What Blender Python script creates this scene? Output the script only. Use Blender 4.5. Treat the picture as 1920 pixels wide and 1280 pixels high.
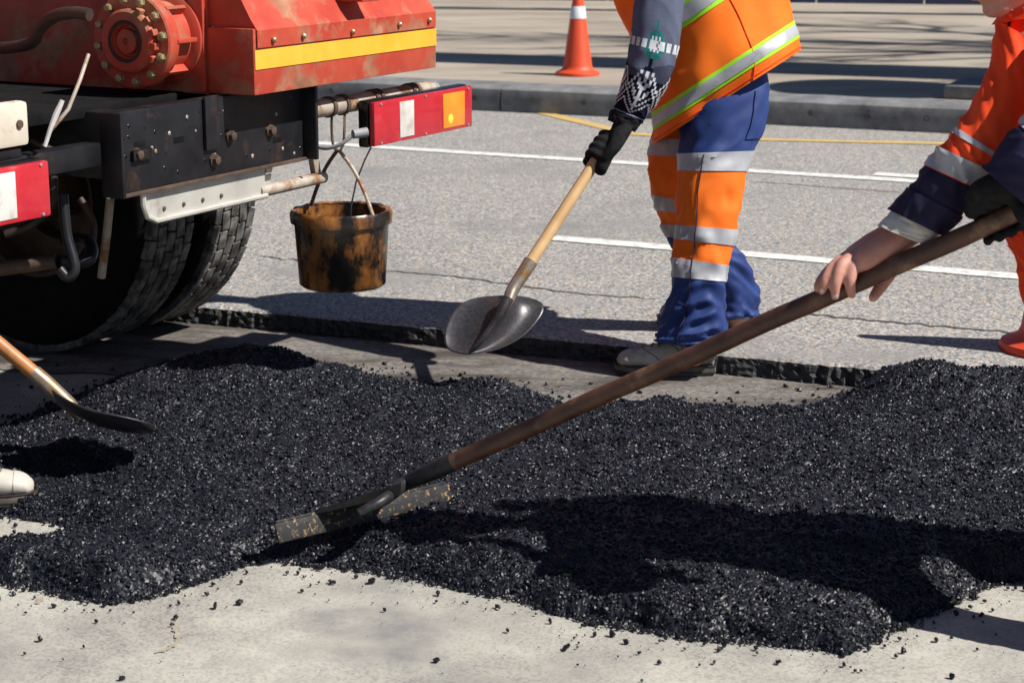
import bpy, bmesh, math, random
import numpy as np
from mathutils import Vector, Matrix, noise
PI = math.pi
scene = bpy.context.scene
for o in list(bpy.data.objects): bpy.data.objects.remove(o)

# ------------------------------------------------------------------ camera
F = 1920*70/36.0
PITCH = math.atan(858/F)
CAMH = 1.51*math.cos(PITCH)
cam = bpy.data.cameras.new('camera'); cam.lens = 70; cam.sensor_width = 36
cam.clip_start = 0.05; cam.clip_end = 1000
cam.dof.use_dof = True; cam.dof.focus_distance = 5.3; cam.dof.aperture_fstop = 7.1
camo = bpy.data.objects.new('camera', cam); scene.collection.objects.link(camo)
camo.location = (0, 0, CAMH); camo.rotation_euler = (PI/2-PITCH, 0, 0)
scene.camera = camo
# ------------------------------------------------------------------ sky, sun, exposure
SUN_EL = math.radians(49)
SUNH = Vector((0.95, -0.312, 0)).normalized()
SUNV = (SUNH*math.cos(SUN_EL)+Vector((0, 0, math.sin(SUN_EL)))).normalized()
world = bpy.data.worlds.new('World'); scene.world = world; world.use_nodes = True
wn = world.node_tree.nodes; wl = world.node_tree.links
sky = wn.new('ShaderNodeTexSky'); sky.sky_type = 'NISHITA'; sky.sun_disc = False
sky.air_density = 0.85; sky.dust_density = 0.2; sky.ozone_density = 3.0; sky.sun_elevation = SUN_EL; sky.sun_rotation = math.atan2(SUNH.x, SUNH.y)
wl.new(sky.outputs[0], wn['Background'].inputs[0]); wn['Background'].inputs[1].default_value = 0.05
sl = bpy.data.lights.new('sun', 'SUN'); sl.energy = 5.0; sl.angle = math.radians(0.53); sl.color = (1.0, 0.965, 0.91)
so = bpy.data.objects.new('sun', sl); scene.collection.objects.link(so)
so.rotation_euler = SUNV.to_track_quat('Z', 'Y').to_euler(); so.location = SUNV*30
scene.view_settings.view_transform = 'Standard'; scene.view_settings.look = 'None'
scene.view_settings.exposure = 0.38; scene.view_settings.gamma = 1

# ------------------------------------------------------------------ pixel -> place
FWD = Vector((0, math.cos(PITCH), -math.sin(PITCH))); UPV = Vector((0, math.sin(PITCH), math.cos(PITCH)))
CAMP = Vector((0, 0, CAMH))
def ray(px, py): return Vector((1, 0, 0))*((px-960)/F)-UPV*((py-640)/F)+FWD
def Pz(px, py, zc): return CAMP+ray(px, py)*zc
def G(px, py, z=0.0):
    d = ray(px, py); return CAMP+d*((z-CAMH)/d.z)
FLOOR = -0.065
# ------------------------------------------------------------------ materials
MATS = {}
def mat(name, cols, scale=8, rough=0.7, ribs=0, bump=0.0, bscale=60, metal=0, spec=0.5, detail=6, contrast=(0.3, 0.7),
        cols2=None, scale2=1.5, con2=(0.5, 0.6), stretch=(1, 1, 1), speck=None, rough2=None, attr=None, coat=0, emit=None, sss=0):
    """noise-driven procedural material; cols: list of colours spread over the noise ramp"""
    m = bpy.data.materials.new(name); m.use_nodes = True
    nt = m.node_tree; n = nt.nodes; l = nt.links; b = n['Principled BSDF']
    tc = n.new('ShaderNodeTexCoord'); mp = n.new('ShaderNodeMapping'); mp.inputs['Scale'].default_value = stretch
    l.new(tc.outputs['Object'], mp.inputs[0])
    def noi(s, d=detail, r=0.6):
        t = n.new('ShaderNodeTexNoise'); t.inputs['Scale'].default_value = s; t.inputs['Detail'].default_value = d
        t.inputs['Roughness'].default_value = r; l.new(mp.outputs[0], t.inputs['Vector']); return t
    def ramp(src, cs, con):
        r = n.new('ShaderNodeValToRGB'); e = r.color_ramp.elements
        while len(e) < len(cs): e.new(0.5)
        for i, c in enumerate(cs):
            e[i].position = con[0]+(con[1]-con[0])*i/max(1, len(cs)-1); e[i].color = (*c, 1)
        l.new(src, r.inputs[0]); return r
    def mix(a, bb, fac):
        x = n.new('ShaderNodeMix'); x.data_type = 'RGBA'
        l.new(fac, x.inputs[0]); l.new(a, x.inputs[6]); l.new(bb, x.inputs[7]); return x.outputs[2]
    col = ramp(noi(scale).outputs['Fac'], cols, contrast).outputs[0]
    if attr:
        a = n.new('ShaderNodeAttribute'); a.attribute_name = attr
        x = n.new('ShaderNodeMix'); x.data_type = 'RGBA'; x.blend_type = 'MULTIPLY'; x.inputs[0].default_value = 1
        l.new(a.outputs['Color'], x.inputs[6]); l.new(col, x.inputs[7]); col = x.outputs[2]
    if speck:    # (scale, colours, amount): cell-wise speckle like aggregate in worn asphalt
        v = n.new('ShaderNodeTexVoronoi'); v.inputs['Scale'].default_value = speck[0]; l.new(mp.outputs[0], v.inputs['Vector'])
        sp = n.new('ShaderNodeSeparateColor'); l.new(v.outputs['Color'], sp.inputs[0])
        sc = ramp(sp.outputs[0], speck[1], (0, 1)); sc.color_ramp.interpolation = 'CONSTANT'
        x = n.new('ShaderNodeMix'); x.data_type = 'RGBA'; x.inputs[0].default_value = speck[2]
        l.new(col, x.inputs[6]); l.new(sc.outputs[0], x.inputs[7]); col = x.outputs[2]
    if cols2:
        f2 = ramp(noi(scale2, 8, 0.65).outputs['Fac'], [(0, 0, 0), (1, 1, 1)], con2)
        c2 = ramp(noi(scale*1.7).outputs['Fac'], cols2, contrast)
        col = mix(col, c2.outputs[0], f2.outputs[0])
        if rough2 is not None:
            mr = n.new('ShaderNodeMapRange'); l.new(f2.outputs[0], mr.inputs[0])
            mr.inputs[3].default_value = rough; mr.inputs[4].default_value = rough2; l.new(mr.outputs[0], b.inputs['Roughness'])
    l.new(col, b.inputs['Base Color'])
    if rough2 is None or not cols2: b.inputs['Roughness'].default_value = rough
    b.inputs['Metallic'].default_value = metal; b.inputs['Specular IOR Level'].default_value = spec
    b.inputs['Coat Weight'].default_value = coat
    if sss: b.inputs['Subsurface Weight'].default_value = sss; b.inputs['Subsurface Radius'].default_value = (0.01, 0.004, 0.002)
    if emit:
        b.inputs['Emission Color'].default_value = (*emit[0], 1); b.inputs['Emission Strength'].default_value = emit[1]
    if ribs:
        wv = n.new('ShaderNodeTexWave'); wv.inputs['Scale'].default_value = ribs; wv.inputs['Distortion'].default_value = 0.3; l.new(mp.outputs[0], wv.inputs['Vector'])
        bp = n.new('ShaderNodeBump'); bp.inputs['Strength'].default_value = 0.45; bp.inputs['Distance'].default_value = 0.002
        l.new(wv.outputs['Fac'], bp.inputs['Height']); l.new(bp.outputs[0], b.inputs['Normal'])
    elif bump:
        bp = n.new('ShaderNodeBump'); bp.inputs['Strength'].default_value = bump; bp.inputs['Distance'].default_value = 0.01
        l.new(noi(bscale, 4).outputs['Fac'], bp.inputs['Height']); l.new(bp.outputs[0], b.inputs['Normal'])
    MATS[name] = m; return m

AG = [(0.30, 0.29, 0.27), (0.13, 0.14, 0.16), (0.46, 0.39, 0.30), (0.22, 0.25, 0.30), (0.58, 0.55, 0.50), (0.36, 0.26, 0.18), (0.06, 0.06, 0.07), (0.40, 0.42, 0.43)]
mat('road', [(0.24, 0.235, 0.22), (0.34, 0.33, 0.30)], 1.3, 0.85, 0.5, 140, speck=(115, AG, 0.7), cols2=[(0.17, 0.165, 0.16), (0.27, 0.26, 0.245)], scale2=0.9, con2=(0.52, 0.7), detail=9)
mat('concrete', [(0.21, 0.20, 0.185), (0.35, 0.335, 0.29), (0.465, 0.445, 0.385)], 3.2, 0.9, 0.7, 130, contrast=(0.34, 0.64), speck=(170, [(0.48, 0.45, 0.38), (0.30, 0.29, 0.27), (0.58, 0.55, 0.47), (0.50, 0.46, 0.38), (0.14, 0.13, 0.12), (0.60, 0.58, 0.53)], 0.26), cols2=[(0.19, 0.185, 0.18), (0.36, 0.335, 0.29)], scale2=1.7, con2=(0.47, 0.66), detail=10)
mat('milled', [(0.05, 0.045, 0.04), (0.17, 0.15, 0.125)], 6, 0.9, 0.8, 90, speck=(130, AG, 0.3), cols2=[(0.025, 0.021, 0.02), (0.09, 0.075, 0.06)], scale2=3.2, con2=(0.42, 0.58), detail=9, stretch=(0.6, 1.6, 1))
mat('sidewalk', [(0.25, 0.21, 0.165), (0.42, 0.36, 0.29)], 1.6, 0.95, 0.4, 30, cols2=[(0.17, 0.14, 0.115), (0.3, 0.25, 0.2)], scale2=0.9, con2=(0.5, 0.68), stretch=(0.45, 1.3, 1), detail=9)
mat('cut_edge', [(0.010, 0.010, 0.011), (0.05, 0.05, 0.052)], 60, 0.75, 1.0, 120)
mat('kerb', [(0.13, 0.13, 0.135), (0.26, 0.255, 0.25)], 7, 0.9, 0.8, 60, cols2=[(0.07, 0.07, 0.075), (0.17, 0.17, 0.17)], scale2=4, con2=(0.48, 0.64))
mat('white_line', [(0.62, 0.61, 0.57), (0.78, 0.77, 0.73)], 30, 0.8, 0.3, 120, cols2=[(0.30, 0.295, 0.28), (0.46, 0.45, 0.42)], scale2=16, con2=(0.48, 0.68))
mat('yellow_line', [(0.55, 0.34, 0.07), (0.62, 0.42, 0.14)], 30, 0.8, 0.3, 120, cols2=[(0.33, 0.29, 0.22), (0.4, 0.34, 0.24)], scale2=9, con2=(0.5, 0.7))
mat('crack', [(0.06, 0.06, 0.06), (0.14, 0.135, 0.13)], 20, 0.9)
mat('hot_asphalt', [(0.0045, 0.005, 0.0078), (0.0150, 0.016, 0.0235)], 130, 0.42, 0.15, 480, spec=0.34, contrast=(0.35, 0.65))
mat('red_paint', [(0.40, 0.030, 0.016), (0.54, 0.085, 0.042)], 6, 0.5, 0.25, 50, cols2=[(0.20, 0.065, 0.03), (0.50, 0.23, 0.13)], scale2=7.5, con2=(0.50, 0.62), rough2=0.8, detail=9)
mat('yellow_tape', [(0.80, 0.42, 0.03), (0.86, 0.50, 0.06)], 14, 0.4, cols2=[(0.55, 0.27, 0.05), (0.7, 0.38, 0.06)], scale2=16, con2=(0.62, 0.7))
mat('black_frame', [(0.006, 0.006, 0.008), (0.018, 0.018, 0.021)], 12, 0.42, 0.25, 70, spec=0.35, cols2=[(0.03, 0.014, 0.009), (0.06, 0.032, 0.02)], scale2=9, con2=(0.58, 0.68), rough2=0.8)
mat('rusty_steel', [(0.36, 0.29, 0.23), (0.52, 0.46, 0.38)], 20, 0.6, 0.4, 90, metal=0.2, cols2=[(0.20, 0.085, 0.035), (0.30, 0.15, 0.07)], scale2=11, con2=(0.48, 0.6))
mat('dark_rust', [(0.05, 0.028, 0.02), (0.12, 0.075, 0.05)], 20, 0.75, 0.5, 90)
mat('alloy', [(0.46, 0.44, 0.40), (0.60, 0.58, 0.52)], 9, 0.5, 0.15, 60, metal=0.25, cols2=[(0.19, 0.17, 0.14), (0.35, 0.32, 0.27)], scale2=7, con2=(0.55, 0.7))
mat('rubber', [(0.016, 0.016, 0.017), (0.05, 0.048, 0.046)], 14, 0.7, 0.5, 80, cols2=[(0.14, 0.13, 0.12), (0.24, 0.22, 0.20)], scale2=18, con2=(0.42, 0.62))
mat('rubber_void', [(0.006, 0.006, 0.006), (0.014, 0.014, 0.014)], 14, 0.95, spec=0.08)  # tyre carcass, and the black that stands for the shaded void
mat('hose', [(0.012, 0.011, 0.011), (0.06, 0.03, 0.02)], 16, 0.6, 0.3, 90)
mat('grey_cable', [(0.22, 0.22, 0.23), (0.33, 0.33, 0.34)], 30, 0.6)
mat('red_lens', [(0.50, 0.012, 0.025), (0.62, 0.03, 0.045)], 12, 0.28, ribs=120, cols2=[(0.5, 0.12, 0.11), (0.55, 0.2, 0.17)], scale2=12, con2=(0.6, 0.72), coat=0.3)
mat('white_lens', [(0.66, 0.63, 0.58), (0.80, 0.78, 0.74)], 20, 0.3, ribs=120, coat=0.3, cols2=[(0.42, 0.38, 0.32), (0.55, 0.5, 0.44)], scale2=14, con2=(0.5, 0.7))
mat('amber_lens', [(0.85, 0.27, 0.02), (0.9, 0.36, 0.03)], 14, 0.28, ribs=120, coat=0.3)
mat('amber_glow', [(0.95, 0.42, 0.03), (1.0, 0.5, 0.05)], 14, 0.3, emit=((1.0, 0.5, 0.05), 0.55))  # emission imitates a reflection on the amber lens
mat('cream_plate', [(0.56, 0.50, 0.40), (0.68, 0.62, 0.51)], 14, 0.6, 0.2, 90, cols2=[(0.3, 0.22, 0.15), (0.4, 0.33, 0.24)], scale2=12, con2=(0.6, 0.7))
mat('brass_bolt', [(0.34, 0.26, 0.12), (0.50, 0.42, 0.24)], 40, 0.45, metal=0.5, cols2=[(0.3, 0.05, 0.03), (0.4, 0.08, 0.05)], scale2=30, con2=(0.55, 0.65))
mat('white_wire', [(0.55, 0.53, 0.5), (0.7, 0.68, 0.64)], 40, 0.6)
mat('tar_bucket', [(0.20, 0.06, 0.010), (0.48, 0.20, 0.045)], 16, 0.35, 0.5, 70, spec=0.6, cols2=[(0.006, 0.005, 0.005), (0.02, 0.014, 0.01)], scale2=11, con2=(0.405, 0.55), rough2=0.25, stretch=(1, 1, 0.55), detail=9)
mat('tar', [(0.005, 0.005, 0.006), (0.014, 0.013, 0.013)], 40, 0.22, 0.6, 90)
mat('light_wood', [(0.52, 0.31, 0.13), (0.70, 0.47, 0.24)], 10, 0.45, 0.15, 60, stretch=(1, 1, 1), cols2=[(0.30, 0.15, 0.06), (0.42, 0.24, 0.1)], scale2=10, con2=(0.6, 0.74))
mat('dark_wood', [(0.045, 0.017, 0.012), (0.12, 0.052, 0.03)], 14, 0.5, 0.35, 70, cols2=[(0.20, 0.11, 0.06), (0.26, 0.15, 0.08)], scale2=13, con2=(0.54, 0.70))
mat('orange_wood', [(0.38, 0.14, 0.045), (0.52, 0.23, 0.08)], 12, 0.45, 0.2, 60, cols2=[(0.22, 0.08, 0.035), (0.3, 0.13, 0.06)], scale2=8, con2=(0.55, 0.68))
mat('tarred_steel', [(0.010, 0.010, 0.012), (0.035, 0.033, 0.036)], 60, 0.4, 0.9, 200, metal=0.0, spec=0.3, cols2=[(0.02, 0.011, 0.008), (0.04, 0.022, 0.015)], scale2=9, con2=(0.55, 0.7))
mat('blade_steel', [(0.035, 0.033, 0.037), (0.085, 0.08, 0.085)], 120, 0.38, 0.2, 260, metal=0.5, cols2=[(0.03, 0.02, 0.018), (0.07, 0.05, 0.045)], scale2=7, con2=(0.5, 0.68))
mat('worn_steel', [(0.20, 0.16, 0.13), (0.42, 0.36, 0.30)], 30, 0.4, 0.3, 90, metal=0.6, cols2=[(0.30, 0.15, 0.05), (0.42, 0.25, 0.1)], scale2=16, con2=(0.48, 0.6))
mat('tar_flecked', [(0.010, 0.010, 0.011), (0.03, 0.03, 0.03)], 50, 0.6, 1.0, 160, spec=0.25, cols2=[(0.10, 0.095, 0.09), (0.48, 0.26, 0.08)], scale2=75, con2=(0.56, 0.64))
mat('vest_orange', [(0.96, 0.145, 0.009), (1.0, 0.20, 0.016)], 5, 0.75, 0.25, 190, spec=0.2, cols2=[(0.62, 0.13, 0.02), (0.7, 0.17, 0.03)], scale2=9, con2=(0.68, 0.8))
mat('vest_lime', [(0.36, 0.82, 0.03), (0.42, 0.88, 0.05)], 8, 0.7, 0.2, 200, spec=0.2)
mat('reflective', [(0.34, 0.345, 0.37), (0.46, 0.465, 0.49)], 16, 0.42, 0.3, 60, spec=0.5, cols2=[(0.22, 0.21, 0.22), (0.3, 0.29, 0.3)], scale2=12, con2=(0.6, 0.75))
mat('trouser_blue', [(0.012, 0.030, 0.13), (0.028, 0.058, 0.21)], 6, 0.6, 0.25, 220, spec=0.3, cols2=[(0.012, 0.014, 0.04), (0.02, 0.025, 0.08)], scale2=8, con2=(0.6, 0.74))
mat('trouser_orange', [(0.88, 0.15, 0.012), (0.93, 0.20, 0.02)], 5, 0.75, 0.25, 200, spec=0.2, cols2=[(0.5, 0.10, 0.02), (0.62, 0.13, 0.025)], scale2=10, con2=(0.64, 0.78))
mat('jacket_red', [(0.86, 0.058, 0.012), (0.92, 0.085, 0.02)], 5, 0.75, 0.25, 200, spec=0.2)
mat('navy_cloth', [(0.010, 0.009, 0.028), (0.022, 0.018, 0.055)], 8, 0.75, 0.3, 200, spec=0.25)
mat('black_knit', [(0.008, 0.008, 0.009), (0.022, 0.022, 0.024)], 60, 0.9, 0.8, 260, spec=0.15)
mat('cream_cuff', [(0.50, 0.46, 0.41), (0.64, 0.60, 0.55)], 20, 0.85, 0.4, 200)
mat('knit', [(0.85, 0.85, 0.85), (1, 1, 1)], 120, 0.95, 0.8, 330, spec=0.1, attr='pattern')
mat('skin', [(0.50, 0.22, 0.165), (0.64, 0.34, 0.26)], 26, 0.5, 0.5, 110, spec=0.4, sss=0.12, cols2=[(0.52, 0.18, 0.14), (0.6, 0.26, 0.20)], scale2=18, con2=(0.5, 0.7))
mat('hair', [(0.03, 0.02, 0.015), (0.06, 0.04, 0.03)], 40, 0.7)
mat('boot_leather', [(0.36, 0.32, 0.26), (0.54, 0.49, 0.42)], 14, 0.7, 0.6, 90, cols2=[(0.07, 0.055, 0.045), (0.15, 0.12, 0.095)], scale2=9, con2=(0.52, 0.68))
mat('boot_sole', [(0.07, 0.06, 0.05), (0.19, 0.165, 0.135)], 20, 0.85, 0.5, 60)
mat('boot_pale', [(0.40, 0.37, 0.31), (0.56, 0.53, 0.46)], 12, 0.75, 0.4, 70, cols2=[(0.22, 0.19, 0.15), (0.32, 0.28, 0.23)], scale2=9, con2=(0.55, 0.7))
mat('cone_orange', [(0.66, 0.062, 0.018), (0.74, 0.085, 0.024)], 6, 0.5, 0.1, 60, cols2=[(0.5, 0.06, 0.02), (0.6, 0.08, 0.03)], scale2=8, con2=(0.6, 0.75))
mat('cone_white', [(0.68, 0.68, 0.70), (0.78, 0.78, 0.80)], 10, 0.5)
mat('fence_blue', [(0.16, 0.24, 0.52), (0.22, 0.31, 0.60)], 3, 0.5, 0.1, 40)
mat('fence_base', [(0.02, 0.03, 0.075), (0.035, 0.045, 0.1)], 3, 0.7)
mat('bark', [(0.06, 0.045, 0.035), (0.16, 0.12, 0.09)], 14, 0.9, 0.8, 30)

# ------------------------------------------------------------------ mesh helpers
def thing(name, label, cat, loc=(0, 0, 0), group=None):
    o = bpy.data.objects.new(name, None); scene.collection.objects.link(o); o.location = loc; o.empty_display_size = 0.1
    o['label'] = label; o['category'] = cat
    if group: o['group'] = group
    return o
def link(name, me, m, parent=None, smooth=True, sharp=None):
    o = bpy.data.objects.new(name, me); scene.collection.objects.link(o)
    if m:
        for mm in (m if isinstance(m, (list, tuple)) else [m]): me.materials.append(MATS[mm])
    me.polygons.foreach_set('use_smooth', [smooth]*len(me.polygons))
    if sharp and smooth: me.set_sharp_from_angle(angle=math.radians(sharp))
    if parent is not None:
        o.parent = parent
        w = Matrix.Identity(4); p = parent; chain = []
        while p is not None: chain.append(p); p = p.parent
        for p in reversed(chain): w = w @ p.matrix_parent_inverse @ Matrix.Translation(p.location)
        o.matrix_parent_inverse = w.inverted()
    return o
class MB:
    def __init__(s): s.v = []; s.f = []; s.mi = []; s.cur = 0
    def add(s, vs, fs):
        b = len(s.v); s.v += [tuple(v) for v in vs]
        for f in fs: s.f.append([b+i for i in f]); s.mi.append(s.cur)
        return s
    def box(s, c, ax, sz, bev=0.0):
        """c centre, ax three unit axes, sz full sizes; bev chamfers every edge"""
        c = Vector(c); h = [x/2 for x in sz]
        if bev <= 0:
            vs = [c+ax[0]*(i*h[0])+ax[1]*(j*h[1])+ax[2]*(k*h[2]) for i in (-1, 1) for j in (-1, 1) for k in (-1, 1)]
            return s.add(vs, [(0, 1, 3, 2), (4, 6, 7, 5), (0, 4, 5, 1), (2, 3, 7, 6), (0, 2, 6, 4), (1, 5, 7, 3)])
        bm = bmesh.new(); bmesh.ops.create_cube(bm, size=1)
        for v in bm.verts: v.co = Vector((v.co.x*sz[0], v.co.y*sz[1], v.co.z*sz[2]))
        bmesh.ops.bevel(bm, geom=bm.edges[:], offset=min(bev, min(sz)*0.45), segments=2, profile=0.6, affect='EDGES')
        vs = [c+ax[0]*v.co.x+ax[1]*v.co.y+ax[2]*v.co.z for v in bm.verts]; bm.verts.index_update()
        fs = [[v.index for v in f.verts] for f in bm.faces]; bm.free()
        return s.add(vs, fs)
    def tube(s, pts, rad, n=12, cap=True, flat=None):
        pts = [Vector(p) for p in pts]
        if not isinstance(rad, (list, tuple)): rad = [rad]*len(pts)
        vs = []; up = None
        for i, p in enumerate(pts):
            t = (pts[min(i+1, len(pts)-1)]-pts[max(i-1, 0)]).normalized()
            if up is None: up = t.orthogonal().normalized() if flat is None else (flat-t*flat.dot(t)).normalized()
            up = (up-t*up.dot(t)).normalized(); sd = t.cross(up)
            for k in range(n):
                a = 2*PI*k/n; vs.append(p+(up*math.cos(a)+sd*math.sin(a))*rad[i])
        fs = [(i*n+k, i*n+(k+1) % n, (i+1)*n+(k+1) % n, (i+1)*n+k) for i in range(len(pts)-1) for k in range(n)]
        if cap: fs += [tuple(range(n))[::-1], tuple((len(pts)-1)*n+k for k in range(n))]
        return s.add(vs, fs)
    def grid(s, rows, closed=False):
        nu = len(rows[0]); vs = [p for r in rows for p in r]; m = nu if closed else nu-1
        return s.add(vs, [(i*nu+k, i*nu+(k+1) % nu, (i+1)*nu+(k+1) % nu, (i+1)*nu+k) for i in range(len(rows)-1) for k in range(m)])
    def lathe(s, c, ax, prof, n=48, cap=True):
        """prof: list of (radius, along)"""
        ax = Vector(ax).normalized(); u = ax.orthogonal().normalized(); w = ax.cross(u); c = Vector(c)
        rows = [[c+ax*h+(u*math.cos(2*PI*k/n)+w*math.sin(2*PI*k/n))*r for k in range(n)] for r, h in prof]
        s.grid(rows, True)
        if cap:
            b = len(s.v); s.v += [tuple(x) for x in rows[0]]+[tuple(x) for x in rows[-1]]
            s.f += [list(range(b, b+n))[::-1], list(range(b+n, b+2*n))]; s.mi += [s.cur]*2
        return s
    def ico(s, c, r, sub=2, sc=(1, 1, 1), ax=None):
        bm = bmesh.new(); bmesh.ops.create_icosphere(bm, subdivisions=sub, radius=1)
        ax = ax or (Vector((1, 0, 0)), Vector((0, 1, 0)), Vector((0, 0, 1)))
        vs = [Vector(c)+(ax[0]*v.co.x*sc[0]+ax[1]*v.co.y*sc[1]+ax[2]*v.co.z*sc[2])*r for v in bm.verts]
        bm.verts.index_update(); fs = [[v.index for v in f.verts] for f in bm.faces]; bm.free(); return s.add(vs, fs)
    def build(s, name, m, parent=None, smooth=True, sharp=40):
        me = bpy.data.meshes.new(name); me.from_pydata(s.v, [], s.f)
        bm = bmesh.new(); bm.from_mesh(me); bmesh.ops.remove_doubles(bm, verts=bm.verts, dist=1e-5)
        bmesh.ops.recalc_face_normals(bm, faces=bm.faces); bm.to_mesh(me); bm.free(); me.update()
        o = link(name, me, m, parent, smooth, sharp)
        return o
def build_multi(mb, name, mats, parent):
    me = bpy.data.meshes.new(name); me.from_pydata(mb.v, [], mb.f); me.update()
    o = link(name, me, mats, parent, True, None)
    me.polygons.foreach_set('material_index', mb.mi); me.update(); return o
XYZ = (Vector((1, 0, 0)), Vector((0, 1, 0)), Vector((0, 0, 1))); Z = Vector((0, 0, 1))

# lofted cloth: rings (centre, A, B), point = c + cos A + sin B
def PR(xl, yl, xr, yr, zc, dr, zr=None):
    """ring from the two silhouette pixels of a limb at optical depth zc (zr at the right end) with half-thickness dr in depth"""
    L = Pz(xl, yl, zc); R = Pz(xr, yr, zr or zc); c = (L+R)/2; A = (R-L)/2
    d = ray((xl+xr)/2, (yl+yr)/2).normalized(); B = (d-A.normalized()*d.dot(A.normalized())).normalized()*dr
    return (c, A, B)
def cat(p, t):
    n = len(p)-1; x = t*n; i = min(int(x), n-1); f = x-i
    a, b, c, d = p[max(i-1, 0)], p[i], p[i+1], p[min(i+2, n)]
    return b*1.0+((c-a)*f+(a*2-b*5+c*4-d)*f*f+(b*3-a-c*3+d)*f*f*f)*0.5
def cloth_point(rings, v, th, off, wr, wf, seed, expo=0.9):
    c = cat([r[0] for r in rings], v); A = cat([r[1] for r in rings], v); B = cat([r[2] for r in rings], v)
    ct, st = math.cos(th), math.sin(th)
    ct = math.copysign(abs(ct)**expo, ct); st = math.copysign(abs(st)**expo, st)
    p = c+A*ct+B*st; nrm = (p-c).normalized(); k = off
    if wr:
        q = Vector((math.cos(th)*wf[0], math.sin(th)*wf[0], v*wf[1]+seed*7.3))
        w = noise.noise(q)+0.5*noise.noise(q*2.1+Vector((3, 1, seed)))
        w2 = 1-abs(noise.noise(Vector((math.cos(th)*wf[0]*0.6+seed, math.sin(th)*wf[0]*0.6, v*wf[1]*1.6+math.cos(th+seed)*1.5))))*2.6
        g_ = 1.0
        if len(wf) > 2: x_ = min(1, max(0, (v-0.68)/0.25)); g_ = 1+wf[2]*x_*x_*(3-2*x_)
        k += wr*g_*(0.7*w+0.55*w2)
    return p+nrm*k
def loft(mb, rings, v0=0, v1=1, nu=56, nv=60, off=0, wr=0, wf=(1.5, 6), seed=0, th0=0, th1=2*PI, caps=(0, 0), inner=0):
    full = abs(th1-th0-2*PI) < 1e-6; m = nu if full else nu+1
    rows = [[cloth_point(rings, v0+(v1-v0)*i/nv, th0+(th1-th0)*k/nu, off, wr, wf, seed) for k in range(m)] for i in range(nv+1)]
    if inner:    # turn the end rows inwards: a hem with thickness
        for end, idx in ((0, 0), (1, -1)):
            if caps[end]: continue
            c = sum(rows[idx], Vector())/m
            r2 = [p+(c-p).normalized()*inner for p in rows[idx]]
            nxt = rows[1] if end == 0 else rows[-2]
            r3 = [p+(c-p).normalized()*inner+(q-o_)*2.5 for p, q, o_ in zip(rows[idx], nxt, rows[idx])]
            if end == 0: rows = [r3, r2]+rows
            else: rows = rows+[r2, r3]
    mb.grid(rows, full)
    for end, idx in ((0, 0), (1, -1)):
        if caps[end]:
            b = len(mb.v); mb.v += [tuple(p) for p in rows[idx]]; mb.f.append(list(range(b, b+m))); mb.mi.append(mb.cur)
    return mb

# ------------------------------------------------------------------ ground, road, kerb
def structure(o): o['kind'] = 'structure'; return o
def sheet(name, pts, m, parent=None):
    mb = MB(); mb.add(pts, [tuple(range(len(pts)))]); return mb.build(name, m, parent, False)
E0 = G(400, 575); E1 = G(1640, 690); RD = (E0-E1).normalized(); RN = Vector((-RD.y, RD.x, 0))
if RN.y < 0: RN = -RN
def road_pt(a, n, z=0): return Vector((E1.x, E1.y, 0))+RD*a+RN*n+Vector((0, 0, z))   # a along the road (to the left), n away from the cut
gm = []
structure(sheet('ground', [(-400, -60, -0.075), (400, -60, -0.075), (400, 700, -0.075), (-400, 700, -0.075)], 'sidewalk'))
structure(sheet('concrete_bed', [(-6, 1.5, FLOOR-0.004), (6, 1.5, FLOOR-0.004), (6, 9, FLOOR-0.004), (-6, 9, FLOOR-0.004)], 'concrete'))
# brown milled strip along the cut (a little above the bed), with an uneven near border
rows = []
for i in range(121):
    a = -3+9*i/120
    rows.append([road_pt(a, -0.75-0.25*noise.noise(Vector((a*1.3, 0, 2)))-0.08*noise.noise(Vector((a*6, 0, 5))), FLOOR), road_pt(a, 0.03, FLOOR)])
structure(MB().grid(rows).build('milled_strip', 'milled', None, False))
# the road slab: top sheet and broken cut face
random.seed(4)
K0 = G(887, 207); kerb_n = (K0-Vector((E1.x, E1.y, 0))).dot(RN)
rows = []; face = []
for i in range(901):
    a = -4+11*i/900
    j = 0.012*noise.noise(Vector((a*7, 1, 0)))+0.009*noise.noise(Vector((a*31, 4, 0)))+0.006*noise.noise(Vector((a*80, 9, 0)))
    rows.append([road_pt(a, j, -0.006-0.006*abs(noise.noise(Vector((a*40, 0, 3))))), road_pt(a, j+0.014, 0), road_pt(a, 0.3, 0)])
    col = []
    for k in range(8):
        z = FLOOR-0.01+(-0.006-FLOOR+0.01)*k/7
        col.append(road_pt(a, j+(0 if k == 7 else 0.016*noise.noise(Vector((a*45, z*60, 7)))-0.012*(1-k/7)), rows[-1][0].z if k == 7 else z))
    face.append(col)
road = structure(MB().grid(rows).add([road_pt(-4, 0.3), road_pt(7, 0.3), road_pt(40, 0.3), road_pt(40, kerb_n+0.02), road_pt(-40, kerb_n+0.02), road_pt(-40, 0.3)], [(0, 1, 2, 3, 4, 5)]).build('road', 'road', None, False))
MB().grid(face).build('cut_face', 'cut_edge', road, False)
def strip(name, p, q, w, m, z=0.004, jag=0.004, n=80, seed=0):
    d = (q-p); L = d.length; d.normalize(); s_ = Vector((-d.y, d.x, 0)); rows = []
    for i in range(n+1):
        t = i/n*L; c = p+d*t; a = w/2+jag*noise.noise(Vector((t*9, seed, 1))); b = w/2+jag*noise.noise(Vector((t*9, seed, 8)))
        rows.append([c+s_*a+Z*z, c-s_*b+Z*z])
    return MB().grid(rows).build(name, m, road, False)
w0, w1 = G(700, 276), G(1720, 341); wd = (w0-w1).normalized()
strip('white_line', w1-wd*0.1, w0+wd*6, 0.115, 'white_line')
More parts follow.
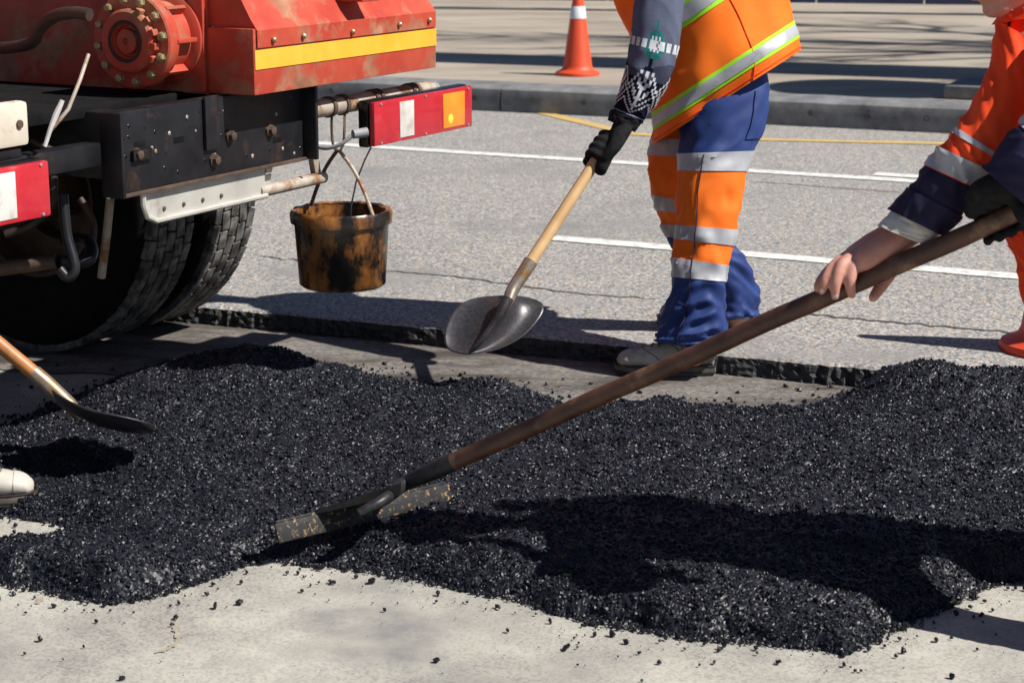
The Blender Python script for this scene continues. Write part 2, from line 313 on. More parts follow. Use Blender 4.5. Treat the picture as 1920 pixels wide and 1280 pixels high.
strip('white_line', G(1640, 327), G(1920, 345)-wd*3, 0.11, 'white_line', seed=3)
strip('white_line', G(1035, 447), G(1915, 520), 0.115, 'white_line', seed=5)
yl = [G(1020, 213), G(1070, 225), G(1125, 238), G(1180, 252), G(1300, 259), G(1450, 263), G(1760, 270), G(2300, 283)]
rows = []
for i, p in enumerate(yl):
    d = (yl[min(i+1, len(yl)-1)]-yl[max(i-1, 0)]).normalized(); s_ = Vector((-d.y, d.x, 0)); rows.append([p+s_*0.05+Z*0.004, p-s_*0.05+Z*0.004])
MB().grid(rows).build('yellow_line', 'yellow_line', road, False)
def crack(pts, w, seed):
    rows = []; P = [G(*p) for p in pts]; n = 60
    for i in range(n+1):
        c = cat(P, i/n); d = (cat(P, min(1, i/n+0.01))-cat(P, max(0, i/n-0.01))).normalized(); s_ = Vector((-d.y, d.x, 0))
        c = c+s_*0.03*noise.noise(Vector((i*0.35, seed, 0))); ww = w*(0.55+0.6*abs(noise.noise(Vector((i*0.5, seed, 4)))))*min(1, (i+1)/8, (n+1-i)/8)
        rows.append([c+s_*ww+Z*0.003, c-s_*ww+Z*0.003])
    MB().grid(rows).build('crack', 'crack', road, False)
crack([(700, 507), (860, 520), (1060, 548), (1240, 562)], 0.010, 1)
crack([(1480, 585), (1600, 598), (1760, 612), (1960, 630)], 0.012, 2)
crack([(1400, 340), (1560, 352), (1700, 362)], 0.010, 4)
crack([(480, 480), (620, 496), (700, 507)], 0.010, 6)
mat('stain', [(0.27, 0.225, 0.165), (0.40, 0.36, 0.29)], 30, 0.9)
bed = bpy.data.objects['concrete_bed']
for pts, w in (([(338, 1150), (330, 1175), (335, 1195), (318, 1212), (290, 1222)], 0.008), ([(78, 1118), (70, 1130)], 0.008)):
    P_ = [G(x, y, FLOOR) for x, y in pts]; rows = []
    for i in range(31):
        c = cat(P_, i/30); d = (cat(P_, min(1, i/30+.02))-cat(P_, max(0, i/30-.02))).normalized(); s_ = Vector((-d.y, d.x, 0)); ww = w*(0.4+abs(noise.noise(Vector((i*0.6, w*900, 0))))*1.6)*min(1, (i+1)/5, (31-i)/5)
        rows.append([c+s_*ww-Z*0.001, c-s_*ww-Z*0.001])
    MB().grid(rows).build('stain', 'stain', bed, False)
# kerb stones and the walk behind
walk_z = 0.15
kerb = thing('kerb', 'long grey concrete kerb between the road and the tan walk', 'kerb', road_pt(0, kerb_n))
kd = (G(887, 207)-G(1792, 251)).normalized(); kn = Vector((-kd.y, kd.x, 0)); kn = kn if kn.y > 0 else -kn
kp = G(1792, 251)
def kerb_stone(a0, a1, skew):
    prof = [(0, -0.02), (0.0, 0.10), (0.012, 0.145), (0.045, 0.163), (0.30, 0.168), (0.30, -0.02)]
    n = 10; rows = []
    for i in range(n+1):
        r = []
        for (q, z) in prof:
            t = a0+(a1-a0)*i/n+(skew*(z/0.165)*(1-i/n))
            r.append(kp+kd*t+kn*(q+0.006*noise.noise(Vector((t*8, q*20, z*20))))+Z*(z+0.006*noise.noise(Vector((t*6, q*9, 3)))))
        rows.append(r)
    mb = MB().grid(rows, True); m = len(prof)
    b = len(mb.v); mb.v += [tuple(p) for p in rows[0]]+[tuple(p) for p in rows[-1]]; mb.f += [list(range(b, b+m)), list(range(b+m, b+2*m))]; mb.mi += [0, 0]
    st = mb.build('kerb_stone', 'kerb', kerb, True, 35)
    for hx in np.arange(a0+0.18, a1-0.05, 0.36):
        MB().lathe(kp+kd*hx+kn*0.001+Z*0.085, -kn, [(0.020, 0.0), (0.020, 0.004), (0.012, 0.004), (0.011, 0.001)], 10).build('lifting_eye', 'crack', st)
for i in range(7): kerb_stone(i*1.5+(0.0 if i == 0 else 0.012), (i+1)*1.5, 0.0)
kerb_stone(-1.49, 0.0, 0)
kerb_stone(-3.19, -1.5, 0)
for i in range(3): kerb_stone(-3.2-1.5*(i+1)+0.012, -3.2-1.5*i, 0)
rows = []
for i in range(121):
    a = -25+60*i/120; rows.append([kp+kd*a+kn*(0.295)+Z*-0.03, kp+kd*a+kn*0.296+Z*(walk_z-0.02), kp+kd*a+kn*0.33+Z*walk_z, kp+kd*a+kn*60+Z*(walk_z+0.02)])
structure(MB().grid(rows).build('walk', 'sidewalk', None, False))
slab = MB(); q = G(1880, 180, walk_z)
slab.box(q+Z*0.045, (kd, kn, Z), (0.62, 0.7, 0.085), 0.02)
o = slab.build('paving_slab', 'kerb'); o['label'] = 'pale grey slab lying on the tan walk behind the end of the kerb'; o['category'] = 'slab'

# blue sheet fence far behind
f0 = G(1470, 25, walk_z); f1 = G(1880, 30, walk_z); fd = (f0-f1).normalized(); fn = Vector((-fd.y, fd.x, 0)); fn = fn if fn.y > 0 else -fn
fence = thing('fence', 'blue corrugated metal sheet fence with dark base at the far side', 'fence', f1)
for i in range(14):
    a0 = -3.6+i*1.1; rows = []
    for z in (0.22, 2.1):
        r = []
        for k in range(11):
            for (t, dpt) in ((0.0, 0), (0.055, 0), (0.065, 0.025), (0.095, 0.025)):
                r.append(f1+fd*(a0+k*0.1+t)+fn*dpt+Z*(walk_z+z))
        rows.append(r)
    MB().grid(rows).build('sheet_panel', 'fence_blue', fence, False)
    MB().box(f1+fd*(a0-0.01)+fn*0.08+Z*(walk_z+1.05), (fd, fn, Z), (0.06, 0.06, 2.1)).build('post', 'fence_base', fence, False)
    MB().box(f1+fd*(a0+0.545)+fn*0.0+Z*(walk_z+0.10), (fd, fn, Z), (1.085, 0.12, 0.28), 0.01).build('base_strip', 'fence_base', fence, False)  # dark navy strip along the foot of the fence
MB().box(f1+fd*1.25-fn*0.02+Z*(walk_z+1.1), (fd, fn, Z), (0.11, 0.03, 1.8)).build('cover_strip', 'cone_white', fence, False)

# bare trees added out of frame to cast shadows across the walk
def bare_tree(base, h, r, label, seed):
    rnd = random.Random(seed); t = thing('bare_tree', label, 'tree', base, 'bare trees added out of frame')
    tr = MB(); top = base+Vector((rnd.uniform(-.2, .2), rnd.uniform(-.2, .2), h*0.86))
    tr.tube([base-Z*0.05, base+(top-base)*0.1, base+(top-base)*0.5, top], [r*1.35, r*1.05, r*0.9, r*0.75], 14)
    tr.build('trunk', 'bark', t)
    cr = MB()
    def limb(p, d, L, rr, lvl):
        pts = [p]; dd = d.copy()
        for k in range(4):
            dd = (dd+Vector((rnd.uniform(-.25, .25), rnd.uniform(-.25, .25), rnd.uniform(-.05, .25)))).normalized(); pts.append(pts[-1]+dd*L/4)
        cr.tube(pts, [rr, rr*.85, rr*.7, rr*.55, rr*.35], 6)
        if lvl < 3:
            for k in range(4):
                q = pts[rnd.randint(1, 4)]; limb(q, (dd+Vector((rnd.uniform(-1, 1), rnd.uniform(-1, 1), rnd.uniform(-.2, .7)))).normalized(), L*0.62, rr*0.5, lvl+1)
    for k in range(7):
        a = k*2.4; limb(base+(top-base)*rnd.uniform(.85, 1), Vector((math.cos(a), math.sin(a), rnd.uniform(.4, 1.3))).normalized(), h*0.36, r*0.5, 0)
    cr.build('crown', 'bark', t)
pb = G(1750, 170, walk_z)+SUNH*3.4  # unseen column, added only to throw a broad shadow band on the walk
pil = thing('shadow_pillar', 'round pillar added out of frame to shadow the walk', 'pillar', pb)
MB().lathe(pb, Z, [(0.60, 0), (0.60, 0.25), (0.5, 0.30), (0.5, 4.3)], 40).build('shaft', 'kerb', pil)
MB().lathe(pb+Z*4.302, Z, [(0.62, 0), (0.62, 0.18), (0.4, 0.35)], 40).build('cap_stone', 'kerb', pil)
bare_tree(G(1000, 116, walk_z)+SUNH*5.2, 13, 0.5, 'thick bare tree added out of frame nearer the kerb', 2)
bare_tree(G(1500, 70, walk_z)+Vector((8.5, -3.6, 0)), 8.5, 0.26, 'bare tree added out of frame closest to the blue fence', 3)

# ------------------------------------------------------------------ hot asphalt: height field + loose stones
FAR = [(-330, 860), (-150, 800), (0, 775), (90, 735), (200, 692), (300, 668), (400, 650), (500, 642), (570, 648), (640, 664), (720, 680), (775, 690), (830, 700), (900, 692), (960, 696), (1010, 712), (1060, 732), (1120, 730), (1220, 724), (1330, 729), (1450, 738), (1540, 728), (1590, 708), (1650, 688), (1740, 680), (1800, 692), (1835, 708), (1880, 700), (1950, 690), (2200, 720)]
NEAR = [(2250, 1075), (2000, 1080), (1920, 1082), (1850, 1092), (1800, 1112), (1750, 1140), (1700, 1160), (1640, 1190), (1580, 1216), (1500, 1208), (1400, 1198), (1300, 1192), (1220, 1178), (1130, 1165), (1040, 1140), (960, 1118), (860, 1096), (760, 1078), (640, 1060), (560, 1050), (490, 1042), (440, 1058), (350, 1092), (290, 1112), (220, 1124), (130, 1112), (60, 1095), (-40, 1092), (-120, 1060), (-200, 1030), (-100, 1022), (0, 1020), (70, 1022), (140, 1010), (175, 990), (120, 975), (40, 965), (-30, 960), (-330, 955)]
poly = [G(x, y, -0.01) for x, y in FAR]+[G(x, y, FLOOR) for x, y in NEAR]
PX = np.array([p.x for p in poly]); PY = np.array([p.y for p in poly])
def fields(X, Y):
    inside = np.zeros(X.shape, bool); dist = np.full(X.shape, 9.0)
    n = len(PX)
    for i in range(n):
        x0, y0, x1, y1 = PX[i], PY[i], PX[(i+1) % n], PY[(i+1) % n]
        c = ((y0 > Y) != (y1 > Y)); xi = x0+(Y-y0)*(x1-x0)/(y1-y0+1e-12); inside ^= c & (X < xi)
        dx, dy = x1-x0, y1-y0; t = np.clip(((X-x0)*dx+(Y-y0)*dy)/(dx*dx+dy*dy+1e-12), 0, 1)
        dist = np.minimum(dist, np.hypot(X-x0-t*dx, Y-y0-t*dy))
    return np.where(inside, dist, -dist)
rng = np.random.default_rng(7)
def vnoise(X, Y, s, seed):
    r = np.random.default_rng(seed).random((256, 256)); x = X*s+100; y = Y*s+100
    i = np.floor(x).astype(int); j = np.floor(y).astype(int); f = x-i; g = y-j; f = f*f*(3-2*f); g = g*g*(3-2*g)
    a = r[i % 256, j % 256]; b = r[(i+1) % 256, j % 256]; c = r[i % 256, (j+1) % 256]; d = r[(i+1) % 256, (j+1) % 256]
    return (a*(1-f)+b*f)*(1-g)+(c*(1-f)+d*f)*g-0.5
BUMPS = [((500, 690), 0.075, 0.34, 0.16), ((330, 730), 0.03, 0.3, 0.2), ((1740, 715), 0.075, 0.20, 0.12), ((1930, 720), 0.06, 0.2, 0.14), ((930, 715), 0.035, 0.14, 0.07),
         ((1450, 1165), 0.035, 0.33, 0.07), ((1100, 1115), 0.02, 0.25, 0.06), ((230, 1060), 0.03, 0.22, 0.10), ((110, 870), -0.035, 0.22, 0.09), ((640, 1000), -0.02, 0.25, 0.05), ((1280, 850), 0.015, 0.3, 0.2)]
BUMPS = [(G(*p, 0.0), h, sx, sy) for p, h, sx, sy in BUMPS]
def height(X, Y):
    d = fields(X, Y)+0.05*vnoise(X, Y, 9, 1)+0.03*vnoise(X, Y, 22, 2)+0.010*vnoise(X, Y, 60, 3)
    h = np.where(d > 0, 0.062*(1-np.exp(-np.maximum(d, 0)/(0.055+0.10*np.clip((Y-4.6)/0.8, 0, 1)))), np.maximum(d, -0.05)*0.6)
    e = np.clip(d/0.10, 0, 1)
    for c, hh, sx, sy in BUMPS:
        u = (X-c.x)*RD.x+(Y-c.y)*RD.y; w = -(X-c.x)*RD.y+(Y-c.y)*RD.x
        h = h+hh*np.exp(-(u/sx)**2-(w/sy)**2)*e
    return FLOOR+h+e*(0.030*vnoise(X, Y, 5, 4)+0.018*vnoise(X, Y, 13, 5)+0.012*vnoise(X, Y, 33, 6))
def hz(x, y): return float(height(np.array([[x]]), np.array([[y]]))[0, 0])
st = 0.0042; xs = np.arange(-1.95, 2.1, st); ys = np.arange(3.3, 6.6, st)
X, Y = np.meshgrid(xs, ys); H = height(X, Y)
grain = rng.random(X.shape)-0.5; grain2 = vnoise(X, Y, 95, 11)
Hc = H+0.0026*grain+0.0035*grain2
Xj = X+(rng.random(X.shape)-0.5)*st*0.8; Yj = Y+(rng.random(X.shape)-0.5)*st*0.8
keep = (H > FLOOR-0.008) & (np.abs(X) < 0.262*Y+0.42); ny, nx = X.shape
quad = keep[:-1, :-1] & keep[1:, :-1] & keep[:-1, 1:] & keep[1:, 1:]
idx = np.arange(nx*ny).reshape(ny, nx)
used = np.zeros(nx*ny, bool)
A_ = idx[:-1, :-1][quad]; B_ = idx[:-1, 1:][quad]; C_ = idx[1:, 1:][quad]; D_ = idx[1:, :-1][quad]
for a in (A_, B_, C_, D_): used[a] = True
remap = np.cumsum(used)-1
V = np.stack([Xj.ravel(), Yj.ravel(), Hc.ravel()], 1)[used]
T = remap[np.concatenate([np.stack([A_, B_, C_], 1), np.stack([A_, C_, D_], 1)])]
def np_mesh(name, V, T, m, smooth=False):
    me = bpy.data.meshes.new(name); me.vertices.add(len(V)); me.vertices.foreach_set('co', V.astype(np.float32).ravel())
    k = T.shape[1]; me.loops.add(T.size); me.loops.foreach_set('vertex_index', T.astype(np.int32).ravel())
    me.polygons.add(len(T)); me.polygons.foreach_set('loop_start', np.arange(0, T.size, k, dtype=np.int32))
    me.update(calc_edges=True); me.validate(); return link(name, me, m, None, smooth)
o = np_mesh('hot_asphalt', V, T, 'hot_asphalt'); o['kind'] = 'stuff'; o['label'] = 'black steaming-fresh asphalt mix spread in a rough layer'; o['category'] = 'asphalt'
o['label'] = 'layer of fresh black asphalt mix raked out over the pale bed'
# stones
ICO = np.array([(0, 0, 1)]+[(0.894*math.cos(k*2*PI/5), 0.894*math.sin(k*2*PI/5), 0.447) for k in range(5)]+[(0.894*math.cos(k*2*PI/5+PI/5), 0.894*math.sin(k*2*PI/5+PI/5), -0.447) for k in range(5)]+[(0, 0, -1)])
IT = np.array([(0, 1+k, 1+(k+1) % 5) for k in range(5)]+[(1+k, 6+k, 1+(k+1) % 5) for k in range(5)]+[(1+(k+1) % 5, 6+k, 6+(k+1) % 5) for k in range(5)]+[(11, 6+(k+1) % 5, 6+k) for k in range(5)])
def stones(name, P, R, label):
    n = len(P); S = 0.6+0.8*rng.random((n, 12, 1)); sc = 0.65+0.6*rng.random((n, 1, 3))
    a = rng.random(n)*2*PI; b = rng.random(n)*2*PI; ca, sa, cb, sb = np.cos(a), np.sin(a), np.cos(b), np.sin(b)
    Rz = np.zeros((n, 3, 3)); Rz[:, 0, 0] = ca; Rz[:, 0, 1] = -sa; Rz[:, 1, 0] = sa; Rz[:, 1, 1] = ca; Rz[:, 2, 2] = 1
    Rx = np.zeros((n, 3, 3)); Rx[:, 1, 1] = cb; Rx[:, 1, 2] = -sb; Rx[:, 2, 1] = sb; Rx[:, 2, 2] = cb; Rx[:, 0, 0] = 1
    W = np.einsum('nij,nkj->nki', Rz@Rx, ICO[None]*S*sc)*R[:, None, None]+P[:, None, :]
    T = (IT[None]+12*np.arange(n)[:, None, None]).reshape(-1, 3)
    o = np_mesh(name, W.reshape(-1, 3), T, 'hot_asphalt'); o['kind'] = 'stuff'; o['label'] = label; o['category'] = 'asphalt'; return o
N = 108000; sx = rng.uniform(-1.9, 2.0, N); sy = rng.uniform(3.4, 6.4, N); d = fields(sx[None], sy[None])[0]
ex = rng.uniform(-1.9, 2.0, 150000); ey = rng.uniform(3.4, 6.4, 150000); ed = fields(ex[None], ey[None])[0]; em = (ed > -0.03) & (ed < 0.07)
sx = np.concatenate([sx, ex[em]]); sy = np.concatenate([sy, ey[em]]); d = np.concatenate([d, ed[em]])
ok = ((d > -0.028) | ((sy > 4.9) & (d > -0.12) & (rng.random(len(sx)) < 0.16*np.exp(d/0.06)))) & (np.abs(sx) < 0.262*sy+0.40); sx, sy = sx[ok], sy[ok]; hh = np.maximum(height(sx[None], sy[None])[0], FLOOR)
R = 0.0021+0.0040*rng.random(len(sx))**2.4
stones('asphalt_stones', np.stack([sx, sy, hh+R*0.45], 1), R, 'coated black stones on the surface of the asphalt layer')
N = 150000; sx = rng.uniform(-1.9, 2.0, N); sy = rng.uniform(3.3, 6.4, N); d = fields(sx[None], sy[None])[0]
pr = np.exp(d/0.06)*0.6+0.035*np.exp(d/0.22)+0.004
ok = (d < 0.0) & (rng.random(N) < pr) & (((sx-E1.x)*RN.x+(sy-E1.y)*RN.y) < -0.02); sx, sy = sx[ok], sy[ok]
R = 0.0009+0.0075*rng.random(len(sx))**9
stones('loose_crumbs', np.stack([sx, sy, np.full(len(sx), FLOOR)+R*0.5], 1), R, 'loose black asphalt crumbs scattered beside the layer')

# ------------------------------------------------------------------ traffic cones
def cone(base, label, k=1.0):
    t = thing('traffic_cone', label, 'cone', base, 'orange traffic cones')
    pr = [(0.182, 0.0), (0.186, 0.012), (0.180, 0.026), (0.150, 0.038), (0.128, 0.052), (0.118, 0.075), (0.030, 0.70), (0.026, 0.715), (0.018, 0.72)]
    MB().lathe(base, Z, [(r*k, h*(k+0.04 if k < 1 else 1)) for r, h in pr], 48).build('cone_body', 'cone_orange', t)
    def rad(z): return 0.118+(0.030-0.118)*(z-0.075)/(0.625)
    MB().lathe(base, Z, [(r*k, h*(k+0.04 if k < 1 else 1)) for r, h in [(rad(0.44)+0.001, 0.44), (rad(0.44)+0.003, 0.442), (rad(0.535)+0.003, 0.533), (rad(0.535)+0.001, 0.535)]], 40, False).build('white_collar', 'cone_white', t)
c0 = G(1083, 141, walk_z); cone(c0, 'orange cone with white collar standing on the walk behind the kerb', 0.86)
cone(G(1982, 655), 'orange traffic cone at the right edge on the road slab')

# ------------------------------------------------------------------ the truck
TA0 = Pz(93, 347, 4.786); TA1 = Pz(700, 230, 6.03)
TU = Vector((TA1.x-TA0.x, TA1.y-TA0.y, 0)).normalized(); TV = Vector((TU.y, -TU.x, 0)); TB = -TV      # TU across the rear, TV rearward
T0 = Vector((TA0.x, TA0.y, 0))
def TP(px, py, t=0.0):
    """pixel on the plane t metres rearward of the lamp plane -> (u, z)"""
    d = ray(px, py); o = T0+TV*t; k = (o-CAMP).dot(TV)/d.dot(TV); p = CAMP+d*k; return (p-T0).dot(TU), p.z
def TQ(px, py, u):
    """pixel on the lengthwise plane at u -> (t, z)"""
    d = ray(px, py); o = T0+TU*u; k = (o-CAMP).dot(TU)/d.dot(TU); p = CAMP+d*k; return (p-T0).dot(TV), p.z
def TL(u, t, z): return T0+TU*u+TV*t+Z*z
TAX = (TU, TV, Z)
truck = thing('road_repair_truck', 'red road repair truck seen from behind with hydraulic hub and tail lamps', 'truck', TL(0.7, -1.2, FLOOR))
def tbox(name, u0, u1, t0, t1, z0, z1, m, parent=None, bev=0.006):
    return MB().box(TL((u0+u1)/2, (t0+t1)/2, (z0+z1)/2), TAX, (u1-u0, t1-t0, z1-z0), bev).build(name, m, parent or truck, True, 30)
# red body box: rear face from u480 to u820, its left side runs forward
uL, zb = TP(480, 180); uR, zb2 = TP(820, 127); zt = TP(490, 88)[1]; zb = (zb+zb2)/2
body = tbox('rear_beam', uL, uR, -0.16, -0.004, zb, zt+0.05, 'red_paint', bev=0.004)
tbox('reflective_tape', uL+0.004, uR-0.002, -0.006, -0.0015, TP(487, 131)[1], TP(485, 93)[1]-0.002, 'yellow_tape', bev=0)
tbox('side_panel', uL+0.004, uL+0.03, -3.2, -0.162, zb-0.005, zt+0.34, 'red_paint')
# sloping tailgate plate above the beam, with rivets and bracket
hop = MB(); y0, y1 = zt, zt+0.75
rows = [[TL(u, t, z) for u in np.linspace(uL+0.012, uR-0.01, 8)] for (t, z) in ((0.002, zt-0.003), (0.002, zt+0.045), (-0.02, zt+0.075), (-0.085, zt+0.19), (-0.091, zt+0.19), (-0.026, zt+0.075), (-0.003, zt+0.045))]
hop.grid(rows)
for k in (0, 7): hop.add([r[k] for r in rows], [tuple(range(7))])
gs = [(-0.165, zt+0.051), (-0.012, zt+0.051), (-0.03, zt+0.08), (-0.088, zt+0.185), (-0.60, zt+0.185), (-0.60, zt+0.051)]
MB().add([TL(uL+0.016, t, z) for t, z in gs]+[TL(uL+0.022, t, z) for t, z in gs], [(0, 1, 2, 3, 4, 5), (11, 10, 9, 8, 7, 6)]+[(i, (i+1) % 6, 6+(i+1) % 6, 6+i) for i in range(6)]).build('gusset', 'red_paint', truck, False)
hop.build('tailgate_plate', 'red_paint', truck, True, 25)
for px, py in ((513, 75), (569, 68), (661, 60), (749, 46), (805, 38)):
    u, z = TP(px, py, 0.005); MB().lathe(TL(u, 0.004, z), TV, [(0.008, 0), (0.008, 0.006), (0.004, 0.010)], 8).build('rivet', 'brass_bolt', truck)
u, z = TP(670, 12, 0.0)
MB().box(TL(u, -0.03, zt+0.15), TAX, (0.10, 0.16, 0.10), 0.006).build('bracket', 'red_paint', truck, True, 30)
tbox('hopper', uL+0.05, uR-0.05, -3.2, -1.4, zt+0.1, zt+1.0, 'red_paint', bev=0.02)
tbox('rib', uR-0.10, uR-0.085, -0.14, -0.03, zt+0.06, zt+0.20, 'red_paint')
# lower red sub-frame flange under the hub
# hydraulic hub on the left side of the body, axis along -TU
hu = uL-0.13
ht, hz_ = TQ(238, 78, hu-0.05)
HC = TL(hu, ht, hz_); AX = -TU
HS = 1.22
hub = MB().lathe(HC, AX, [(HS*r_, h_) for r_, h_ in [(0.085, -0.10), (0.085, -0.02), (0.102, -0.02), (0.102, 0.0), (0.108, 0.0), (0.108, 0.028), (0.104, 0.032), (0.072, 0.032), (0.072, 0.052), (0.066, 0.058), (0.046, 0.058), (0.044, 0.048), (0.036, 0.046), (0.034, 0.040), (0.029, 0.040), (0.027, 0.054), (0.008, 0.056), (0.007, 0.046)]], 64).build('hydraulic_hub', 'red_paint', truck, True, 30)
MB().lathe(HC, AX, [(HS*0.0475, 0.0585), (HS*0.0475, 0.0595), (HS*0.040, 0.0595), (HS*0.040, 0.0585)], 48, False).build('seal_ring', 'hose', hub)
for k in range(12):
    a = 2*PI*k/12+0.15; d = TV*math.cos(a)+Z*math.sin(a); p = HC+d*0.091*HS+AX*0.032
    MB().lathe(p, AX, [(0.0145, 0), (0.0145, 0.003), (0.0118, 0.003), (0.0118, 0.013), (0.007, 0.015)], 6).build('bolt', 'brass_bolt', hub, True, 25)
for k in range(5):
    a = 2*PI*k/16-0.5; d = TV*math.cos(a)+Z*math.sin(a); s_ = AX.cross(d)
    MB().box(HC+d*0.074*HS+AX*0.045, (d, s_, AX), (0.02, 0.018, 0.024), 0.002).build('cog_tooth', 'red_paint', hub, True, 30)
MB().lathe(HC-AX*0.10, AX, [(0.11, -0.05), (0.128, -0.04), (0.128, -0.01), (0.11, 0.0)], 48).build('drum', 'red_paint', hub, True, 30)
for k in range(8):
    a = 2*PI*k/8; d = TV*math.cos(a)+Z*math.sin(a)
    MB().box(HC+d*0.092*HS-AX*0.055, (d, AX.cross(d), AX), (0.03, 0.012, 0.085), 0.002).build('cooling_fin', 'red_paint', hub, True, 30)
tbox('hub_plate', uL-0.012, uL+0.003, ht-0.17, min(ht+0.17, -0.165), hz_-0.15, hz_+0.15, 'red_paint')
# hose from the hub forward
hp = [Pz(168, 28, 4.95), Pz(140, 24, 4.97), Pz(105, 30, 5.0), Pz(78, 50, 5.05), Pz(62, 78, 5.1), Pz(30, 88, 5.15), Pz(-20, 90, 5.2), Pz(-120, 80, 5.3)]
MB().tube([cat(hp, i/40) for i in range(41)], 0.016, 12).build('hose', 'hose', truck)
# black rear cross member (channel) with its end flange, under the beam
ct = -0.10
cu0, cz0 = TP(222, 362, ct); cu1, _ = TP(575, 300, ct); cz1 = zb-0.004
cz0 = (TP(222, 362, ct)[1]+TP(575, 301, ct)[1])/2
tbox('cross_member', cu0, cu1, ct-0.05, ct, cz0, cz1, 'black_frame', bev=0.008)
tbox('end_flange', cu1-0.012, cu1+0.002, ct-0.06, ct+0.045, cz0-0.004, cz1-0.002, 'black_frame')
tbox('edge_flange', cu0-0.004, cu0+0.008, ct-0.05, ct+0.02, cz0-0.006, cz1-0.002, 'black_frame', bev=0.003)
tbox('bottom_flange', cu0+0.012, cu1-0.012, ct+0.001, ct+0.012, cz0-0.006, cz0+0.004, 'dark_rust', bev=0.002)
for px, py in ((255, 290), (430, 255), (505, 245), (400, 300)):
    u, z = TP(px, py, ct); MB().lathe(TL(u, ct, z), TV, [(0.02, 0), (0.02, 0.006), (0.013, 0.006), (0.013, 0.018), (0.008, 0.02)], 6).build('frame_bolt', 'dark_rust', truck, True, 25)
u, z = TP(258, 288, ct)
tbox('tow_eye_slot', u-0.03, u+0.05, ct+0.001, ct+0.012, z-0.02, z+0.012, 'tar', bev=0.006)
u, z = TP(385, 235, ct); tbox('rust_plate', u-0.012, u+0.05, ct+0.001, ct+0.012, z-0.07, z+0.08, 'black_frame')
# chassis rails running forward and dark axle housing
for uu in (cu0+0.06, cu1-0.16): tbox('chassis_rail', uu, uu+0.07, -3.4, ct-0.06, cz0+0.03, cz1-0.01, 'black_frame')
tbox('void_plate', cu0-0.75, uL+0.1, -3.3, -0.25, cz1-0.03, cz1+0.002, 'rubber_void')  # matte black sheet in place of the shaded void under the body
tbox('hanger_plate', cu0-0.36, cu0-0.02, ct-0.35, ct-0.30, cz0+0.0, cz1-0.03, 'black_frame')
for px, py in ((133, 238), (172, 238)):
    u, z = TP(px, py, ct-0.3); MB().lathe(TL(u, ct-0.30, z), TV, [(0.02, 0), (0.02, 0.012), (0.011, 0.02)], 6).build('frame_bolt', 'dark_rust', truck, True, 25)
# loose hoses, shackle and splash marks low on the frame
for pts, r_, m_ in (([(60, 262, 5.2), (110, 285, 5.2), (160, 275, 5.25), (205, 300, 5.3)], 0.009, 'hose'), ([(10, 440, 5.3), (60, 420, 5.3), (95, 380, 5.3), (100, 330, 5.3)], 0.012, 'hose'), ([(150, 372, 5.5), (175, 420, 5.5), (170, 470, 5.5)], 0.010, 'hose')):
    P_ = [Pz(*q) for q in pts]; MB().tube([cat(P_, i/24) for i in range(25)], r_, 10).build('under_hose', m_, truck)
rs = random.Random(9)
for k in range(46):
    u = rs.uniform(cu0+0.03, cu1-0.03); z = rs.uniform(cz0+0.01, cz1-0.03); r_ = rs.uniform(0.002, 0.007)
    MB().lathe(TL(u, ct, z), TV, [(r_, 0.0), (r_*0.8, 0.0012), (r_*0.3, 0.0016)], 7, False).build('tar_splash', rs.choice(['tar', 'tar', 'rusty_steel']), truck)
for px, py in ((262, 270), (335, 262), (520, 262)):
    u, z = TP(px, py, ct); tbox('slot_hole', u-0.022, u+0.022, ct-0.002, ct+0.0015, z-0.008, z+0.008, 'rubber_void', bev=0.004)
# bumper tube with clamps and both lamps
pt_ = -0.088; pu0, pz = TP(560, 208, pt_); pu1, pz1 = TP(806, 170, pt_); pz = (pz+pz1)/2
MB().tube([TL(cu1+0.003, pt_, pz), TL(pu1, pt_, pz)], 0.027, 24).build('bumper_tube', 'rusty_steel', truck)
for px in (615, 640, 695, 705, 765, 775):
    u, _ = TP(px, 200, pt_); MB().lathe(TL(u, pt_, pz), TU, [(0.027, -0.008), (0.032, -0.008), (0.032, 0.008), (0.027, 0.008)], 28, False).build('clamp', 'dark_rust', truck, True, 30)
MB().lathe(TL(pu1, pt_, pz), TU, [(0.022, 0.0), (0.022, 0.03), (0.016, 0.034)], 20).build('tube_plug', 'grey_cable', truck)
def lamp(u0, u1, z0, z1, spec):
    h = tbox('lamp_housing', u0-0.004, u1+0.004, -0.058, -0.022, z0-0.004, z1+0.004, 'tar', bev=0.008)
    tbox('red_lens', u0, u1, -0.02, 0.0, z0, z1, 'red_lens', bev=0.007)
    L = u1-u0
    for a, b, m, nm in spec:
        tbox(nm, u0+a*L, u0+b*L, -0.004, 0.0025, z0+0.012, z1-0.012, m, bev=0.002)
    for a in (0.06, 0.5, 0.95):
        for zz in (z0+0.008, z1-0.008): MB().lathe(TL(u0+a*L, 0.0, zz), TV, [(0.004, 0), (0.004, 0.003), (0.002, 0.004)], 8).build('lens_screw', 'grey_cable', truck)
lu0, lz0 = TP(703, 272); lu1, lz1 = TP(886, 241); lzt = (TP(703, 190)[1]+TP(885, 163)[1])/2; lzb = (lz0+lz1)/2
lamp(lu0, lu1, lzb, lzt, ((0.24, 0.38, 'white_lens', 'white_lens'), (0.68, 0.91, 'amber_lens', 'amber_lens')))
MB().lathe(TL(lu0+0.755*(lu1-lu0), 0.003, lzb+(lzt-lzb)*0.3), TV, [(0.016, 0.0), (0.012, 0.0015), (0.004, 0.0022)], 20).build('lens_reflection', 'amber_glow', truck)  # reflected glow in the lens, put in as an emissive dome
l1u, _ = TP(94, 350); L = lu1-lu0
zc_ = (lzt+lzb)/2; hh_ = (lzt-lzb)/2
